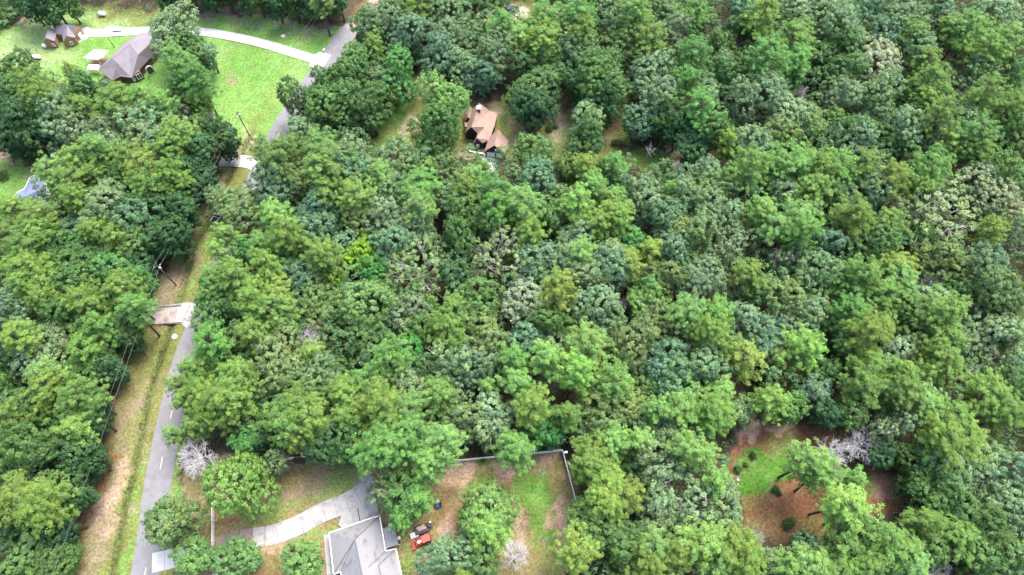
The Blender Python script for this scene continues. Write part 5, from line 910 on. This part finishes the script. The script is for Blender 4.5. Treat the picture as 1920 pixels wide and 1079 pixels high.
# slabs beside the lawn drive, stump, boxes
for x, y, l, w_, lab in ((203, 56, 3.2, 1.9, 'pale gravel heap beside the lawn driveway'), ):
    p = Vector(at(x, y)); r = empty('gravel_heap', p, 0, lab, 'gravel heap'); MB().lathe([(1.7, -.05), (1.5, .15), (1.0, .4), (.4, .6), (.05, .66)], 16).build('mound', M['concrete_pale'], r, True)
p = Vector(at(221, 57)); r = empty('parked_trailer', p, 0, 'low white flat trailer beside the lawn driveway', 'trailer'); MB().box((0, 0, .6), (3.0, 1.5, .12)).build('deck', M['white'], r); [wheel(r, (-.3, s, .3), .3, .2) for s in (-.85, .85)]; MB().bar((1.5, 0, .55), (2.4, 0, .5), .08, .08).build('drawbar', M['dark_metal'], r)
p = Vector(at(531, 69)); r = empty('septic_cover', p, 0, 'pale round stone-edged bed on the lawn above the drive', 'garden bed'); MB().lathe([(.9, 0), (.85, .22), (.3, .3)], 14).build('mound', M['lumber'], r); MB().lathe([(.5, .2), (.45, .38), (.1, .42)], 10).build('stone', M['offwhite'], r)
p = Vector(at(609, 99)); r = empty('mailbox', p, .6, 'white mailbox on a post at the driveway mouth', 'mailbox'); MB().bar((0, 0, 0), (0, 0, 1.1), .14, .14).build('post', M['white'], r); MB().box((0, 0, 1.25), (.75, .4, .4)).build('box', M['white'], r, bevel=.08); MB().box((.39, 0, 1.25), (.03, .34, .32)).build('door', M['metal_grey'], r)
p = Vector(at(328, 632)); r = empty('utility_box', p, .9, 'white octagonal utility cover on the verge below the gated driveway', 'utility box'); MB().lathe([(.7, 0), (.7, .3), (.62, .36)], 8).build('base', M['white'], r); MB().lathe([(.38, .35), (.38, .44), (.1, .48)], 8).build('lid', M['offwhite'], r)
for (x, y), l in (((284, 580), 'white gate pillar above the gated driveway'), ((274, 606), 'white gate pillar below the gated driveway')):
    p = Vector(at(x, y)); r = empty('gate_pillar', p, .2, l, 'gate pillar', 'gate pillars'); MB().box((0, 0, 1.0), (.95, .95, 2.0), 0, .94).build('shaft', M['offwhite'], r, bevel=.03); MB().box((0, 0, 2.07), (1.15, 1.15, .16)).build('cap', M['white'], r); MB().box((0, 0, .15), (1.15, 1.15, .3)).build('plinth', M['offwhite'], r); MB().lathe([(.1, 2.15), (.18, 2.3), (.1, 2.5)], 8).build('lamp', M['dark_metal'], r)
for s, l in (((285, 611), (341, 606)), 'dark steel pipe rail along the lower edge of the gated driveway'), (((300, 577), (340, 574)), 'dark steel pipe rail along the upper edge of the gated driveway'):
    a, b = Vector(at(*s[0])), Vector(at(*s[1])); r = empty('culvert_rail', a, 0, l, 'rail', 'culvert rails'); d = b - a; MB().tube([(0, 0, .45), d + Vector((0, 0, .45))], .09, 6).build('rail', M['dark_metal'], r)
    for k in range(5): MB().tube([d * k / 4, d * k / 4 + Vector((0, 0, .45))], .06, 5).build('post', M['dark_metal'], r)
for (a, b) in (((470, 318), (484, 325)),): pass
def car(x, y, rz, m, label, pickup=False):
    p = Vector(at(x, y)); r = empty('parked_car', p, rz, label, 'car', 'parked vehicles'); L_ = 4.7
    b = MB(); sec = [(-L_ / 2, .45, .78), (-L_ / 2 + .1, .38, .98), (-1.0, .3, 1.0), (1.0, .3, 1.0), (L_ / 2 - .15, .36, .86), (L_ / 2, .45, .7)]; W = .93; n = len(sec)
    for i, (sx, zl, zh) in enumerate(sec):
        k = W * (.9 if i in (0, n - 1) else 1); b.v += [(sx, -k, zl), (sx, -k, zh), (sx, k, zh), (sx, k, zl)]
    for i in range(n - 1):
        q = 4 * i; b.f += [(q, q + 4, q + 5, q + 1), (q + 1, q + 5, q + 6, q + 2), (q + 2, q + 6, q + 7, q + 3), (q + 3, q + 7, q + 4, q)]
    b.f += [(0, 1, 2, 3), (4 * n - 1, 4 * n - 2, 4 * n - 3, 4 * n - 4)]; b.build('body', M[m], r, bevel=.06)
    x0, x1 = (-.5, 1.3) if pickup else (-2.1, 1.2)
    g = MB(); g.v += [(x0, -.86, .98), (x1, -.86, .98), (x1, .86, .98), (x0, .86, .98), (x0 + .3, -.68, 1.62), (x1 - .75, -.68, 1.62), (x1 - .75, .68, 1.62), (x0 + .3, .68, 1.62)]; g.f += [(0, 1, 5, 4), (1, 2, 6, 5), (2, 3, 7, 6), (3, 0, 4, 7)]; g.build('window', M['glass'], r)
    MB().box(((x0 + x1) / 2 - .22, 0, 1.66), (x1 - x0 - 1.0, 1.42, .07)).build('cabin_roof', M[m], r, bevel=.03)
    if pickup: MB().box((-1.5, 0, 1.02), (1.6, 1.4, .03)).build('load_bed', M['dark_metal'], r)
    for wx in (-1.45, 1.45):
        for s in (-.85, .85): wheel(r, (wx, s, .36), .36, .22)
    for s in (-.65, .65): MB().box((L_ / 2 - .02, s, .76), (.06, .34, .14)).build('headlight', M['lens'], r); MB().box((-L_ / 2 + .0, s, .85), (.06, .25, .16)).build('tail_light', M['tail'], r)
car(960, 21, .25, 'car_dark', 'dark blue car on the pale gravel clearing at the top'); car(1057, 72, 1.2, 'car_white', 'white pickup half hidden under pines at the top', True); car(410, 408, 1.15, 'car_white', 'white pickup glimpsed under the olive tree by the road', True)
